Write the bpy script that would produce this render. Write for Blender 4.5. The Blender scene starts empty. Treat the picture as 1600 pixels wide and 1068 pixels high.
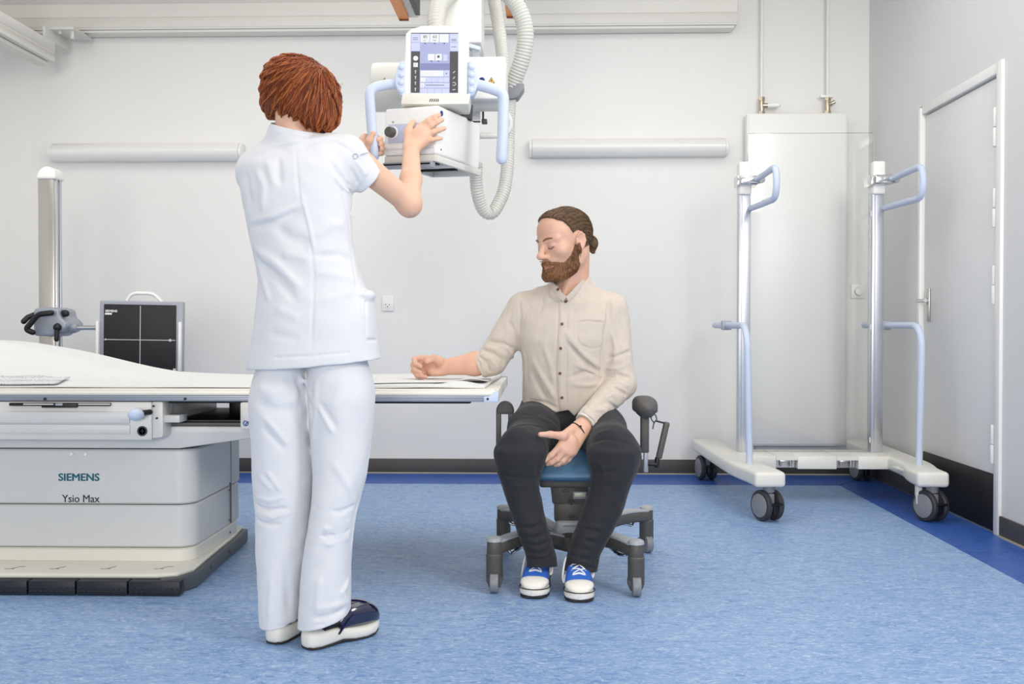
import bpy, bmesh, math, random
import numpy as np
from mathutils import Vector, Matrix, Euler
random.seed(7)
S = bpy.context.scene
COL = S.collection
PI = math.pi
# ------------------------------------------------------------------ camera, world, lights, exposure
F = 1600.0
YAW = math.atan(45 / F)
PITCH = math.atan(26 / F)
CAM = Vector((0, 0, 0.91))
cd = bpy.data.cameras.new('camera')
cd.sensor_width = 36; cd.lens = 36 * F / 1600; cd.clip_start = 0.05
cam = bpy.data.objects.new('camera', cd); COL.objects.link(cam)
cam.location = CAM; cam.rotation_euler = (PI / 2 - PITCH, 0, YAW)
S.camera = cam
S.view_settings.view_transform = 'Standard'
S.view_settings.look = 'None'
S.view_settings.gamma = 1
S.view_settings.use_curve_mapping = False
S.view_settings.exposure = 0.0
W = bpy.data.worlds.new('world'); S.world = W
W.use_nodes = True
W.node_tree.nodes['Background'].inputs[0].default_value = (1.0, 0.995, 0.985, 1)
W.node_tree.nodes['Background'].inputs[1].default_value = 0.45

def area(name, loc, target, size, power, col=(1, 1, 1), sy=None):
    d = bpy.data.lights.new(name, 'AREA'); d.energy = power; d.color = col
    d.shape = 'RECTANGLE'; d.size = size; d.size_y = sy or size
    o = bpy.data.objects.new(name, d); COL.objects.link(o)
    o.location = loc
    o.rotation_euler = (Vector(target) - Vector(loc)).to_track_quat('-Z', 'Y').to_euler()
    return o
area('softbox_side', (1.78, 1.7, 2.35), (-0.3, 3.6, 0.9), 0.9, 42, (1, 0.975, 0.94))
area('softbox_key', (1.3, -6.5, 2.7), (-0.3, 5.5, 0.7), 1.6, 160, (1, 0.975, 0.94))
area('softbox_fill', (-1.3, -6.0, 1.1), (-0.3, 5.5, 0.7), 2.6, 210, (1, 0.98, 0.95))
area('ceiling_fill', (-0.7, 3.9, 2.97), (-0.7, 3.9, 0), 4.6, 62, (1, 0.975, 0.945), 2.6)  # added area light, no fixture seen: spreads even fill over walls and floor

_R = cam.rotation_euler.to_matrix()
def _dir(px, py):
    return _R @ Vector(((px - 800) / F, (534 - py) / F, -1))
def P(px, py, Y):
    "point seen at a pixel of the photograph, at distance Y into the room"
    d = _dir(px, py); return CAM + d * (Y / d.y)
def G(px, py, z=0.0):
    d = _dir(px, py); return CAM + d * ((z - CAM.z) / d.z)
def PXW(px, py, X):
    d = _dir(px, py); return CAM + d * (X / d.x)

# ------------------------------------------------------------------ materials
def lin(c):
    if isinstance(c, str):
        c = [int(c[i:i + 2], 16) / 255 for i in (0, 2, 4)]
        c = [x / 12.92 if x <= 0.04045 else ((x + 0.055) / 1.055) ** 2.4 for x in c]
    return (*c[:3], 1)
def mat(name, col, rough=0.5, metal=0.0, var=0.0, vs=8, bump=0.0, bs=60, stretch=None, spec=0.5, coat=0.0, emit=0.0, col2=None, sheen=0.0, sub=0.0):
    m = bpy.data.materials.new(name); m.use_nodes = True
    nt = m.node_tree; N = nt.nodes; L = nt.links
    b = N['Principled BSDF']
    c = lin(col)
    b.inputs['Base Color'].default_value = c
    b.inputs['Roughness'].default_value = rough
    b.inputs['Metallic'].default_value = metal
    b.inputs['Specular IOR Level'].default_value = spec
    b.inputs['Coat Weight'].default_value = coat
    b.inputs['Sheen Weight'].default_value = sheen
    if sub:
        b.inputs['Subsurface Weight'].default_value = sub
        b.inputs['Subsurface Radius'].default_value = (0.012, 0.005, 0.003)
        b.inputs['Subsurface Scale'].default_value = 0.6
    if emit:
        b.inputs['Emission Color'].default_value = c
        b.inputs['Emission Strength'].default_value = emit
    tc = N.new('ShaderNodeTexCoord'); mp = N.new('ShaderNodeMapping')
    L.new(tc.outputs['Object'], mp.inputs[0])
    if stretch: mp.inputs['Scale'].default_value = stretch
    if var or col2:
        n = N.new('ShaderNodeTexNoise'); n.inputs['Scale'].default_value = vs; n.inputs['Detail'].default_value = 5
        L.new(mp.outputs[0], n.inputs['Vector'])
        r = N.new('ShaderNodeMix'); r.data_type = 'RGBA'
        if col2:
            A, B = c, lin(col2)
            mr = N.new('ShaderNodeMapRange'); mr.inputs[1].default_value = 0.35; mr.inputs[2].default_value = 0.65
            L.new(n.outputs[0], mr.inputs[0]); L.new(mr.outputs[0], r.inputs[0])
        else:
            A = tuple(x * (1 - var) for x in c[:3]) + (1,); B = tuple(min(1, x * (1 + var)) for x in c[:3]) + (1,)
            L.new(n.outputs[0], r.inputs[0])
        r.inputs[6].default_value = A; r.inputs[7].default_value = B
        L.new(r.outputs[2], b.inputs['Base Color'])
    if bump:
        n2 = N.new('ShaderNodeTexNoise'); n2.inputs['Scale'].default_value = bs; n2.inputs['Detail'].default_value = 4
        L.new(mp.outputs[0], n2.inputs['Vector'])
        bp = N.new('ShaderNodeBump'); bp.inputs['Strength'].default_value = bump; bp.inputs['Distance'].default_value = 0.002
        L.new(n2.outputs[0], bp.inputs['Height']); L.new(bp.outputs[0], b.inputs['Normal'])
    return m
def marmoleum(name, base, light, dark):
    m = mat(name, base, 0.42, spec=0.35)
    nt = m.node_tree; N = nt.nodes; L = nt.links; b = N['Principled BSDF']
    tc = N.new('ShaderNodeTexCoord')
    mp = N.new('ShaderNodeMapping'); mp.inputs['Scale'].default_value = (1, 2.4, 1)
    L.new(tc.outputs['Object'], mp.inputs[0])
    def noise(sc, det, dist=0):
        n = N.new('ShaderNodeTexNoise'); n.inputs['Scale'].default_value = sc; n.inputs['Detail'].default_value = det
        n.inputs['Roughness'].default_value = 0.7; n.inputs['Distortion'].default_value = dist
        L.new(mp.outputs[0], n.inputs['Vector']); return n
    def mix(a, bcol, fac, lo, hi):
        mr = N.new('ShaderNodeMapRange'); mr.inputs[1].default_value = lo; mr.inputs[2].default_value = hi
        L.new(fac.outputs[0], mr.inputs[0])
        r = N.new('ShaderNodeMix'); r.data_type = 'RGBA'; L.new(mr.outputs[0], r.inputs[0])
        if isinstance(a, tuple): r.inputs[6].default_value = a
        else: L.new(a, r.inputs[6])
        r.inputs[7].default_value = bcol
        return r.outputs[2]
    o = mix(lin(base), lin(dark), noise(14, 8, 1.4), 0.47, 0.64)
    o = mix(o, lin(light), noise(30, 8, 1.8), 0.50, 0.63)
    o = mix(o, lin(light), noise(70, 5, 0.6), 0.60, 0.75)
    L.new(o, b.inputs['Base Color'])
    return m
M = {}
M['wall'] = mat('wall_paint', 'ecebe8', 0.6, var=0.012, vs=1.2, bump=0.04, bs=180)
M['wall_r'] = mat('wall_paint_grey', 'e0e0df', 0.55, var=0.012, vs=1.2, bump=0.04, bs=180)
M['ceil'] = mat('ceiling_paint', 'e6e3dc', 0.7)
M['floor'] = marmoleum('floor_blue', '86a6d0', 'b7c9e0', '5f87bd')
M['border'] = marmoleum('floor_dark_blue', '2f5aaa', '4a72b8', '1f4492')
M['base'] = mat('baseboard_charcoal', '4d4b48', 0.5, var=0.08, vs=20)
M['black'] = mat('black_plastic', '101012', 0.45)
M['kick'] = mat('kick_plate_black', '0b0b0c', 0.55)
M['white'] = mat('white_plastic', 'f2f1ee', 0.35)
M['white_metal'] = mat('white_enamel', 'eeede9', 0.3)
M['cream'] = mat('cream_enamel', 'e6e3d8', 0.32)
M['trolley'] = mat('cream_plastic', 'e4e2d9', 0.38)
M['trim'] = mat('cable_duct_white', 'e8e5dd', 0.5)
M['grey_lt'] = mat('light_grey_panel', 'd3d3d1', 0.38, var=0.01, vs=3)
M['grey_blue'] = mat('blue_grey_plastic', 'a3a8b2', 0.4)
M['rail'] = mat('grey_blue_rail', '9a9fab', 0.35, metal=0.3)
M['grey_dk'] = mat('dark_grey_plastic', '4c4a47', 0.5)
M['chair'] = mat('stool_dark_grey', '53514d', 0.5, var=0.03, vs=30)
M['chair_lt'] = mat('stool_light_grey', 'a9adb0', 0.4)
M['pad'] = mat('arm_pad_grey', '5a5855', 0.7, bump=0.05, bs=400)
M['seat'] = mat('seat_blue_vinyl', '47708f', 0.42, var=0.03, vs=6, bump=0.03, bs=300)
M['lblue'] = mat('pale_blue_grip', 'cad5ea', 0.45)
M['lav'] = mat('pale_lavender_plastic', 'c3c9df', 0.45)
M['hose'] = mat('hose_grey', 'c9c9c2', 0.3)
M['hose_w'] = mat('hose_white', 'dfdfda', 0.35)
M['steel'] = mat('brushed_steel', 'c4c0ba', 0.28, metal=1.0, var=0.05, vs=12, stretch=(40, 40, 0.4))
M['alu'] = mat('brushed_aluminium', 'c9ccd3', 0.32, metal=0.85, var=0.04, vs=20, stretch=(30, 30, 0.3))
M['chrome'] = mat('chrome', 'd9d9d9', 0.12, metal=1.0)
M['housing'] = mat('housing_grey_white', 'd9d8d2', 0.35)
M['clamp'] = mat('clamp_blue_grey', '9fa6b1', 0.35, metal=0.2)
M['navy'] = mat('pedal_dark_navy', '181c26', 0.5, var=0.1, vs=40)
M['corner'] = mat('platform_corner_grey', '555a60', 0.5)
M['det'] = mat('detector_black', '1d1c20', 0.6, bump=0.1, bs=500, var=0.15, vs=200)
M['det_w'] = mat('detector_white_line', 'd0d0d4', 0.5)
M['teal'] = mat('teal_print', '0e5a6b', 0.5)
M['ink'] = mat('dark_print', '2a3038', 0.5)
M['blue_ink'] = mat('blue_print', '2c4e96', 0.5)
M['white_ink'] = mat('white_print', 'f5f5f5', 0.5)
M['warn'] = mat('warning_yellow', 'e0b23c', 0.5)
M['orange'] = mat('orange_bumper', 'ff9016', 0.4)
M['red'] = mat('dark_red_end', '7a2a18', 0.5)
M['sheet'] = mat('white_sheet', 'e3e3e2', 0.85, var=0.01, vs=5, bump=0.12, bs=24)
M['knobg'] = mat('knob_dark', '5a5a56', 0.45)
M['brass'] = mat('nickel_valve', 'c0b5a2', 0.3, metal=0.9)
M['tyre'] = mat('tyre_dark', '34353a', 0.55)
M['hub'] = mat('caster_grey', '85878c', 0.45)
def emis(n, c, e=0.55):
    return mat(n, c, 0.3, emit=e * .3)
M['scr'] = emis('screen_lavender', 'a0a5c8', .42)
M['scr2'] = emis('screen_purple', '8084ab', .35)
M['scr3'] = emis('screen_dark', '4f4e50', .35)
M['scr4'] = emis('screen_tile_white', 'd4d6d8', .5)
M['scr5'] = emis('screen_tile_pale', 'bcc1dd', .5)
M['scrk'] = mat('screen_ink', '44444c', 0.4)
def glass(name, tint=(0.985, 0.99, 0.988, 1)):
    m = bpy.data.materials.new(name); m.use_nodes = True
    N = m.node_tree.nodes; L = m.node_tree.links
    N.remove(N['Principled BSDF'])
    out = N['Material Output']
    t = N.new('ShaderNodeBsdfTransparent'); t.inputs[0].default_value = tint
    g = N.new('ShaderNodeBsdfGlossy'); g.inputs['Roughness'].default_value = 0.02
    fr = N.new('ShaderNodeFresnel'); fr.inputs[0].default_value = 1.45
    mx = N.new('ShaderNodeMixShader'); L.new(fr.outputs[0], mx.inputs[0]); L.new(t.outputs[0], mx.inputs[1]); L.new(g.outputs[0], mx.inputs[2])
    L.new(mx.outputs[0], out.inputs[0])
    return m
M['acrylic'] = glass('clear_acrylic')

# ------------------------------------------------------------------ mesh helpers
def fillet(pts, r, n=6):
    pts = [Vector(p) for p in pts]; out = [pts[0]]
    for a, b, c in zip(pts, pts[1:], pts[2:]):
        u = (a - b); v = (c - b); d = min(r, u.length * .49, v.length * .49)
        p0 = b + u.normalized() * d; p1 = b + v.normalized() * d
        for i in range(n + 1):
            t = i / n
            out.append(p0 * (1 - t) ** 2 + b * 2 * t * (1 - t) + p1 * t * t)
    out.append(pts[-1]); return out
def crom(pts, n=8):
    pts = [Vector(p) for p in pts]; q = [pts[0] * 2 - pts[1]] + pts + [pts[-1] * 2 - pts[-2]]; out = []
    for i in range(1, len(q) - 2):
        a, b, c, d = q[i - 1:i + 3]
        for k in range(n):
            t = k / n
            out.append(0.5 * ((2 * b) + (c - a) * t + (2 * a - 5 * b + 4 * c - d) * t * t + (3 * b - a - 3 * c + d) * t ** 3))
    out.append(pts[-1]); return out
def resample(pts, step):
    pts = [Vector(p) for p in pts]; L = [0]
    for a, b in zip(pts, pts[1:]): L.append(L[-1] + (b - a).length)
    n = max(2, int(round(L[-1] / step))); out = []; j = 0
    for i in range(n + 1):
        s = L[-1] * i / n
        while j < len(pts) - 2 and L[j + 1] < s: j += 1
        out.append(pts[j].lerp(pts[j + 1], (s - L[j]) / max(1e-9, L[j + 1] - L[j])))
    return out
class MB:
    def __init__(s): s.bm = bmesh.new()
    def merge(s, t):
        me = bpy.data.meshes.new('tmp'); t.to_mesh(me); t.free(); s.bm.from_mesh(me); bpy.data.meshes.remove(me)
        return s
    def box(s, c, d, rot=None, bev=.004, seg=2):
        t = bmesh.new(); bmesh.ops.create_cube(t, size=1)
        bmesh.ops.scale(t, vec=d, verts=t.verts)
        b = min(bev, min(d) * .49)
        if b > 0: bmesh.ops.bevel(t, geom=t.edges[:], offset=b, segments=seg, affect='EDGES', profile=.5)
        m = Matrix.Translation(Vector(c))
        if rot is not None: m = m @ (rot.to_4x4() if isinstance(rot, Matrix) else Euler(rot).to_matrix().to_4x4())
        bmesh.ops.transform(t, matrix=m, verts=t.verts)
        return s.merge(t)
    def bb(s, lo, hi, bev=.004, seg=2):
        lo = Vector(lo); hi = Vector(hi)
        return s.box((lo + hi) / 2, [abs(x) for x in (hi - lo)], None, bev, seg)
    def prism(s, poly, lo, hi, plane='XY', bev=.004, seg=2):
        t = bmesh.new()
        def v(p, k):
            a, b = p
            return {'XY': (a, b, k), 'XZ': (a, k, b), 'YZ': (k, a, b)}[plane]
        f = t.faces.new([t.verts.new(v(p, lo)) for p in poly])
        r = bmesh.ops.extrude_face_region(t, geom=[f])
        vs = [e for e in r['geom'] if isinstance(e, bmesh.types.BMVert)]
        ax = {'XY': 2, 'XZ': 1, 'YZ': 0}[plane]; d = Vector((0, 0, 0)); d[ax] = hi - lo
        bmesh.ops.translate(t, vec=d, verts=vs)
        bmesh.ops.recalc_face_normals(t, faces=t.faces[:])
        if bev: 
            es = [e for e in t.edges if len(e.link_faces) == 2 and e.calc_face_angle(0) > .6]
            bmesh.ops.bevel(t, geom=es, offset=bev, segments=seg, affect='EDGES', profile=.5)
        return s.merge(t)
    def cyl(s, a, b, r, r2=None, n=24, bev=.0):
        a = Vector(a); b = Vector(b); t = bmesh.new()
        bmesh.ops.create_cone(t, cap_ends=True, segments=n, radius1=r, radius2=r if r2 is None else r2, depth=(b - a).length)
        if bev:
            es = [e for e in t.edges if any(len(f.verts) > 4 for f in e.link_faces)]
            bmesh.ops.bevel(t, geom=es, offset=bev, segments=2, affect='EDGES', profile=.5)
        m = Matrix.Translation((a + b) / 2) @ (b - a).to_track_quat('Z', 'Y').to_matrix().to_4x4()
        bmesh.ops.transform(t, matrix=m, verts=t.verts)
        return s.merge(t)
    def ball(s, c, r, n=20, rot=None):
        t = bmesh.new(); bmesh.ops.create_uvsphere(t, u_segments=n, v_segments=n // 2 + 2, radius=1)
        r = (r, r, r) if not hasattr(r, '__len__') else r
        m = Matrix.Translation(Vector(c)) @ ((rot if rot else Matrix.Identity(3)).to_4x4()) @ Matrix.Diagonal((*r, 1))
        bmesh.ops.transform(t, matrix=m, verts=t.verts)
        return s.merge(t)
    def tube(s, pts, r, n=12, cap=True, flat=1.0, up=None):
        pts = [Vector(p) for p in pts]; k = len(pts)
        rr = r if hasattr(r, '__len__') else [r] * k
        bm = s.bm; rings = []
        T = [(pts[min(i + 1, k - 1)] - pts[max(i - 1, 0)]).normalized() for i in range(k)]
        u = Vector(up) if up else (Vector((0, 0, 1)) if abs(T[0].z) < .9 else Vector((1, 0, 0)))
        for i in range(k):
            u = (u - T[i] * u.dot(T[i])).normalized(); w = T[i].cross(u)
            rings.append([bm.verts.new(pts[i] + (u * math.cos(2 * PI * j / n) * flat + w * math.sin(2 * PI * j / n)) * rr[i]) for j in range(n)])
        for a, b in zip(rings, rings[1:]):
            for j in range(n): bm.faces.new((a[j], a[(j + 1) % n], b[(j + 1) % n], b[j]))
        if cap:
            bm.faces.new(rings[0][::-1]); bm.faces.new(rings[-1])
        return s
    def bartube(s, pts, r, n=14):
        "tube with rounded ends"
        pts = [Vector(p) for p in pts]
        d0 = (pts[0] - pts[1]).normalized(); d1 = (pts[-1] - pts[-2]).normalized()
        pre = [pts[0] + d0 * r * math.sin(a) for a in (1.45, 1.1, .6)]; rp = [r * math.cos(a) for a in (1.45, 1.1, .6)]
        post = [pts[-1] + d1 * r * math.sin(a) for a in (.6, 1.1, 1.45)]
        return s.tube(pre + pts + post, rp + [r] * len(pts) + rp[::-1], n)
    def lathe(s, prof, org, axis=(0, 0, 1), n=28):
        q = Vector(axis).to_track_quat('Z', 'Y'); rings = []
        for r, z in prof:
            rings.append([s.bm.verts.new(Vector(org) + q @ Vector((r * math.cos(2 * PI * j / n), r * math.sin(2 * PI * j / n), z))) for j in range(n)])
        for a, b in zip(rings, rings[1:]):
            for j in range(n): s.bm.faces.new((a[j], a[(j + 1) % n], b[(j + 1) % n], b[j]))
        s.bm.faces.new(rings[0][::-1]); s.bm.faces.new(rings[-1]); return s
    def hose(s, pts, r, pitch=.0105, depth=.0028, n=22):
        q = resample(pts, pitch / 4)
        rr = [r - depth * (0, .55, 1, .55)[i % 4] for i in range(len(q))]
        return s.tube(q, rr, n)
    def loft(s, rings, cap=True):
        R = [[s.bm.verts.new(p) for p in ring] for ring in rings]; n = len(R[0])
        for a, b in zip(R, R[1:]):
            for j in range(n): s.bm.faces.new((a[j], a[(j + 1) % n], b[(j + 1) % n], b[j]))
        if cap: s.bm.faces.new(R[0][::-1]); s.bm.faces.new(R[-1])
        return s
def root_of(o):
    while o.parent: o = o.parent
    return o
def link(me, name, m, parent=None, smooth=35, kind=None):
    o = bpy.data.objects.new(name, me); COL.objects.link(o)
    for mm in (m if isinstance(m, (list, tuple)) else [m]): me.materials.append(mm)
    if smooth:
        me.polygons.foreach_set('use_smooth', [True] * len(me.polygons))
        if smooth < 180: me.set_sharp_from_angle(angle=math.radians(smooth))
    if parent is not None:
        o.parent = parent; me.transform(Matrix.Translation(-root_of(parent).location))
    else:
        co = np.empty(len(me.vertices) * 3, np.float32); me.vertices.foreach_get('co', co); co = co.reshape(-1, 3)
        lo, hi = co.min(0), co.max(0)
        c = Vector((float(lo[0] + hi[0]) / 2, float(lo[1] + hi[1]) / 2, float(lo[2])))
        me.transform(Matrix.Translation(-c)); o.location = c
    if kind: o['kind'] = kind
    return o
def build(mb, name, m, parent=None, smooth=35, kind=None):
    me = bpy.data.meshes.new(name)
    bmesh.ops.recalc_face_normals(mb.bm, faces=mb.bm.faces[:])
    mb.bm.to_mesh(me); mb.bm.free()
    return link(me, name, m, parent, smooth, kind)
def thing(name, label, cat, loc, group=None):
    o = bpy.data.objects.new(name, None); COL.objects.link(o); o.location = loc
    o.empty_display_size = .1
    o['label'] = label; o['category'] = cat
    if group: o['group'] = group
    return o
def tag(o, label, cat, group=None):
    o['label'] = label; o['category'] = cat
    if group: o['group'] = group
    return o
def struct(o, label=None, cat=None):
    o['kind'] = 'structure'
    if label: o['label'] = label
    if cat: o['category'] = cat
    return o
def shell(name, loc, label, cat):
    return struct(thing(name, label, cat, loc))
def text(s, org, size, m, parent, right=(1, 0, 0), up=(0, 0, 1), bold=0.0, name='lettering', sx=1.0, align='LEFT', ext=.0003, shear=0):
    c = bpy.data.curves.new('txt', 'FONT'); c.body = s; c.size = 1; c.extrude = ext / size; c.align_x = align
    c.resolution_u = 4
    o = bpy.data.objects.new('txt', c); COL.objects.link(o)
    dg = bpy.context.evaluated_depsgraph_get()
    me = bpy.data.meshes.new_from_object(o.evaluated_get(dg))
    bpy.data.objects.remove(o); bpy.data.curves.remove(c)
    me.materials.clear()
    if bold:   # heavier strokes: the same letters again, shifted by a fraction of a stroke
        bm = bmesh.new()
        for i, (dx, dy) in enumerate(((0, 0), (1, 0), (-1, 0), (.5, .6), (-.5, -.6))):
            n0 = len(bm.verts); bm.from_mesh(me); bm.verts.ensure_lookup_table()
            bmesh.ops.translate(bm, vec=(dx * bold / size, dy * bold / size, 1e-4 * i), verts=bm.verts[n0:])
        bm.to_mesh(me); bm.free()
    r = Vector(right).normalized(); u = Vector(up).normalized(); n = r.cross(u)
    mt = Matrix(((r.x, u.x, n.x, org[0]), (r.y, u.y, n.y, org[1]), (r.z, u.z, n.z, org[2]), (0, 0, 0, 1)))
    me.transform(mt @ Matrix.Diagonal((sx * size, size, size, 1)))
    return link(me, name, m, parent, 0)
# ------------------------------------------------------------------ the room
YB, XR, XL, ZC, Y0 = 6.28, 1.985, -3.42, 3.0, -1.6
SEAM = 2.95
fl = build(MB().bb((XL - .1, Y0, -.12), (XR + .1, YB + .1, -.004), 0), 'floor', M['floor'], None, 0); struct(fl)
def slab(name, poly, m, z0=-.004, z1=0.0):
    return build(MB().prism(poly, z0, z1, 'XY', 0), name, m, fl, 0)
slab('floor_sheet', [(XL, SEAM + .001), (1.70, SEAM + .001), (1.70, 5.855), (XL, 5.855)], M['floor'])
slab('floor_sheet', [(XL, Y0), (1.70, Y0), (1.70, SEAM - .001), (XL, SEAM - .001)], M['floor'])
slab('border_strip', [(XL, 5.8565), (1.7015, 5.8565), (1.7015, 5.87), (XR, YB), (XL, YB)], M['border'])
slab('border_strip', [(1.7015, Y0), (XR, Y0), (XR, YB), (1.7015, 5.8565)], M['border'])
struct(build(MB().bb((XL - .1, YB, 0), (XR + .1, YB + .1, ZC), 0), 'wall_back', M['wall'], None, 0))
# right wall with an opening for the door
D0, D1, DT = 4.515, 5.395, 2.0
wr = MB()
wr.bb((XR, Y0, 0), (XR + .1, D0 - .05, ZC), 0); wr.bb((XR, D1 + .05, 0), (XR + .1, YB, ZC), 0); wr.bb((XR, D0 - .05, DT + .05), (XR + .1, D1 + .05, ZC), 0)
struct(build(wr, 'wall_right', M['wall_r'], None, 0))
struct(build(MB().bb((XL - .1, 1.0, 0), (XL, YB, ZC), 0), 'wall_left', M['wall'], None, 0))
struct(build(MB().bb((XL - .1, Y0, ZC), (XR + .1, YB + .1, ZC + .1), 0), 'ceiling', M['ceil'], None, 0))
def skirting(name, a, b, n):
    o = struct(build(MB().bb(a, b, .003), name, M['base'], None))
    return o
skirting('baseboard_back', (XL, YB - .012, .006), (XR, YB, .09), 0)
skirting('baseboard_right', (XR - .012, Y0, .006), (XR, D0 - .06, .09), 0)
skirting('baseboard_right', (XR - .012, D1 + .06, .006), (XR, YB - .013, .09), 0)
M['seal'] = mat('sealant_beige', 'b5ad98', .6)
struct(build(MB().bb((XL, YB - .016, 0), (XR, YB, .007), 0), 'trim_1', M['seal'], None))
struct(build(MB().bb((XR - .018, Y0, 0), (XR, D0 - .06, .007), 0), 'trim_2', M['seal'], None))

# door in the right wall
dr = shell('door_1', (XR, (D0 + D1) / 2, 0), 'grey flush door with white frame and black kick plate in the right wall', 'door')
M['leaf'] = mat('door_grey', 'e3e3e2', 0.4, var=.01, vs=2)
build(MB().bb((XR + .012, D0, .012), (XR + .052, D1, DT - .006), .003), 'door_leaf', M['leaf'], dr)
fr = MB()
fr.bb((XR - .014, D0 - .055, 0), (XR + .06, D0 - .004, DT + .05), .004); fr.bb((XR - .014, D1 + .003, 0), (XR + .06, D1 + .04, DT + .04), .004)
fr.bb((XR - .006, D0 - .004, DT + .004), (XR + .06, D1 + .003, DT + .05), .004)
build(fr, 'door_frame', M['white_metal'], dr)
build(MB().bb((XR + .007, D0 + .003, .004), (XR + .013, D1 - .003, .255), .001), 'kick_plate', M['kick'], dr)
for z in (1.772, 1.421, 1.086, .391):
    h = MB()
    h.cyl((XR - .004, D0 + .012, z - .085), (XR - .004, D0 + .012, z - .003), .016, n=16, bev=.004)
    h.cyl((XR - .004, D0 + .012, z + .001), (XR - .004, D0 + .012, z + .085), .0145, n=16, bev=.004)
    h.bb((XR + .002, D0 - .02, z - .08), (XR + .012, D0 + .05, z - .004), .002)
    build(h, 'hinge', M['white_metal'], dr)
h = MB(); h.bb((XR + .004, D1 - .085, .93), (XR + .012, D1 - .045, 1.10), .002)
build(h, 'handle_plate', M['steel'], dr)
h = MB(); h.tube(fillet([(XR + .012, D1 - .065, 1.035), (XR - .05, D1 - .065, 1.035), (XR - .052, D1 - .19, 1.035)], .02), .009, 12)
h.cyl((XR + .004, D1 - .065, 1.035), (XR - .006, D1 - .065, 1.035), .016)
build(h, 'handle', M['chrome'], dr)

# support rails under the ceiling
def rail_profile(w, h):   # extruded rail section with a lip and a groove, width w (outwards), height h
    return [(0, 0), (w * .93, 0), (w * .93, h * .05), (w * .97, h * .07), (w * .97, h * .42), (w * .955, h * .43), (w * .955, h * .45), (w, h * .46), (w, h), (0, h)]
rb = MB()
z0 = 2.695; hh = .15
rb.prism([(YB - a, z0 + b) for a, b in rail_profile(.15, hh)], XL, 1.165, 'YZ', .002, 1)
rb.bb((XL, YB - .125, z0 - .016), (1.15, YB - .03, z0 - .001), .002)
tag(build(rb, 'wall_rail', M['trim'], None), 'long cream support rail running along the top of the back wall', 'rail')
lr = thing('ceiling_rail', 'cream ceiling rail running back from the top left corner to the wall rail', 'rail', (-2.875, 4.0, 2.455))
r2 = MB()
def lengthwise(mb, xc, w, z, h, ya, yb, b=.003):
    prof = [(-w / 2, 0), (w / 2, 0), (w / 2, h * .36), (w / 2 - .004, h * .38), (w / 2 - .004, h * .42), (w / 2, h * .44), (w / 2, h), (-w / 2, h)]
    mb.prism([(xc + a, z + c) for a, c in prof], ya, yb, 'XZ', b, 1)
lengthwise(r2, -2.93, .12, 2.465, .115, .3, 6.0)
r2.bb((-2.975, .3, 2.44), (-2.905, 5.99, 2.462), .003)
build(r2, 'rail_profile', M['trim'], lr)
r3 = MB()
for x in (-2.82, -3.12):
    r3.bb((x - .08, 5.96, 2.645), (x + .08, 6.2, 2.662), .002); r3.bb((x - .075, 5.9, 2.58), (x - .06, 6.2, 2.65), .002)
    r3.cyl((x + .055, 6.0, 2.60), (x + .055, 6.0, 2.645), .012, n=6); r3.cyl((x - .02, 6.0, 2.63), (x - .02, 6.0, 2.645), .009, n=6)
build(r3, 'mounting_bracket', M['housing'], lr)
# crane rails over the tube unit, with orange bumper strips
for nm, xa, xe, lab in (('crane_rail', -.42, 1, 'cream crane rail with orange bottom strip above the tube unit screen'), ('crane_rail', .02, 2, 'short crane rail end with orange bottom strip behind the grey hoses')):
    e = P(632, 31, 4.95) if xe == 1 else P(800, 27, 4.95)
    c = thing(nm, lab, 'rail', (e.x, 4.0, e.z))
    L_ = 4.95
    build(MB().bb((e.x - .03, 2.9, e.z + .013), (e.x + .068, L_ + .01, e.z + .16), .004), 'rail_profile', M['trim'], c)
    build(MB().bb((e.x - .028, 2.9, e.z), (e.x + .022, L_, e.z + .012), .002), 'bumper_strip', M['orange'], c)
    build(MB().bb((e.x - .026, L_ - .012, e.z - .003), (e.x + .02, L_ + .012, e.z + .010), .002), 'end_stop', M['red'], c)
    if xe == 1: build(MB().bb((e.x + .058, 3.2, e.z + .004), (e.x + .082, L_ - .05, e.z + .10), .004), 'cable_chain', M['black'], c)

# wall lamps (long white luminaires)
def wall_lamp(xa, xb, z, label):
    t = thing('wall_lamp', label, 'lamp', ((xa + xb) / 2, YB, z - .06), 'wall lamps on the back wall')
    prof = [(0, -.05), (.075, -.05), (.105, -.022), (.112, 0.0), (.112, .012), (.07, .056), (0, .056)]
    m = MB(); m.prism([(YB - a, z + b) for a, b in prof], xa + .018, xb - .018, 'YZ', .002, 1)
    build(m, 'lamp_body', M['white_metal'], t)
    for x0, x1 in ((xa, xa + .0175), (xb - .0175, xb)):
        m = MB(); m.prism([(YB - a * .97, z + b * .97) for a, b in prof], x0, x1, 'YZ', .003, 2)
        build(m, 'end_cap', M['white'], t)
wall_lamp(-3.01, -1.82, 1.967, 'long white wall lamp high on the back wall left of the woman')
wall_lamp(-.07, 1.125, 1.981, 'long white wall lamp between the hanging hoses and the radiator')

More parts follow.
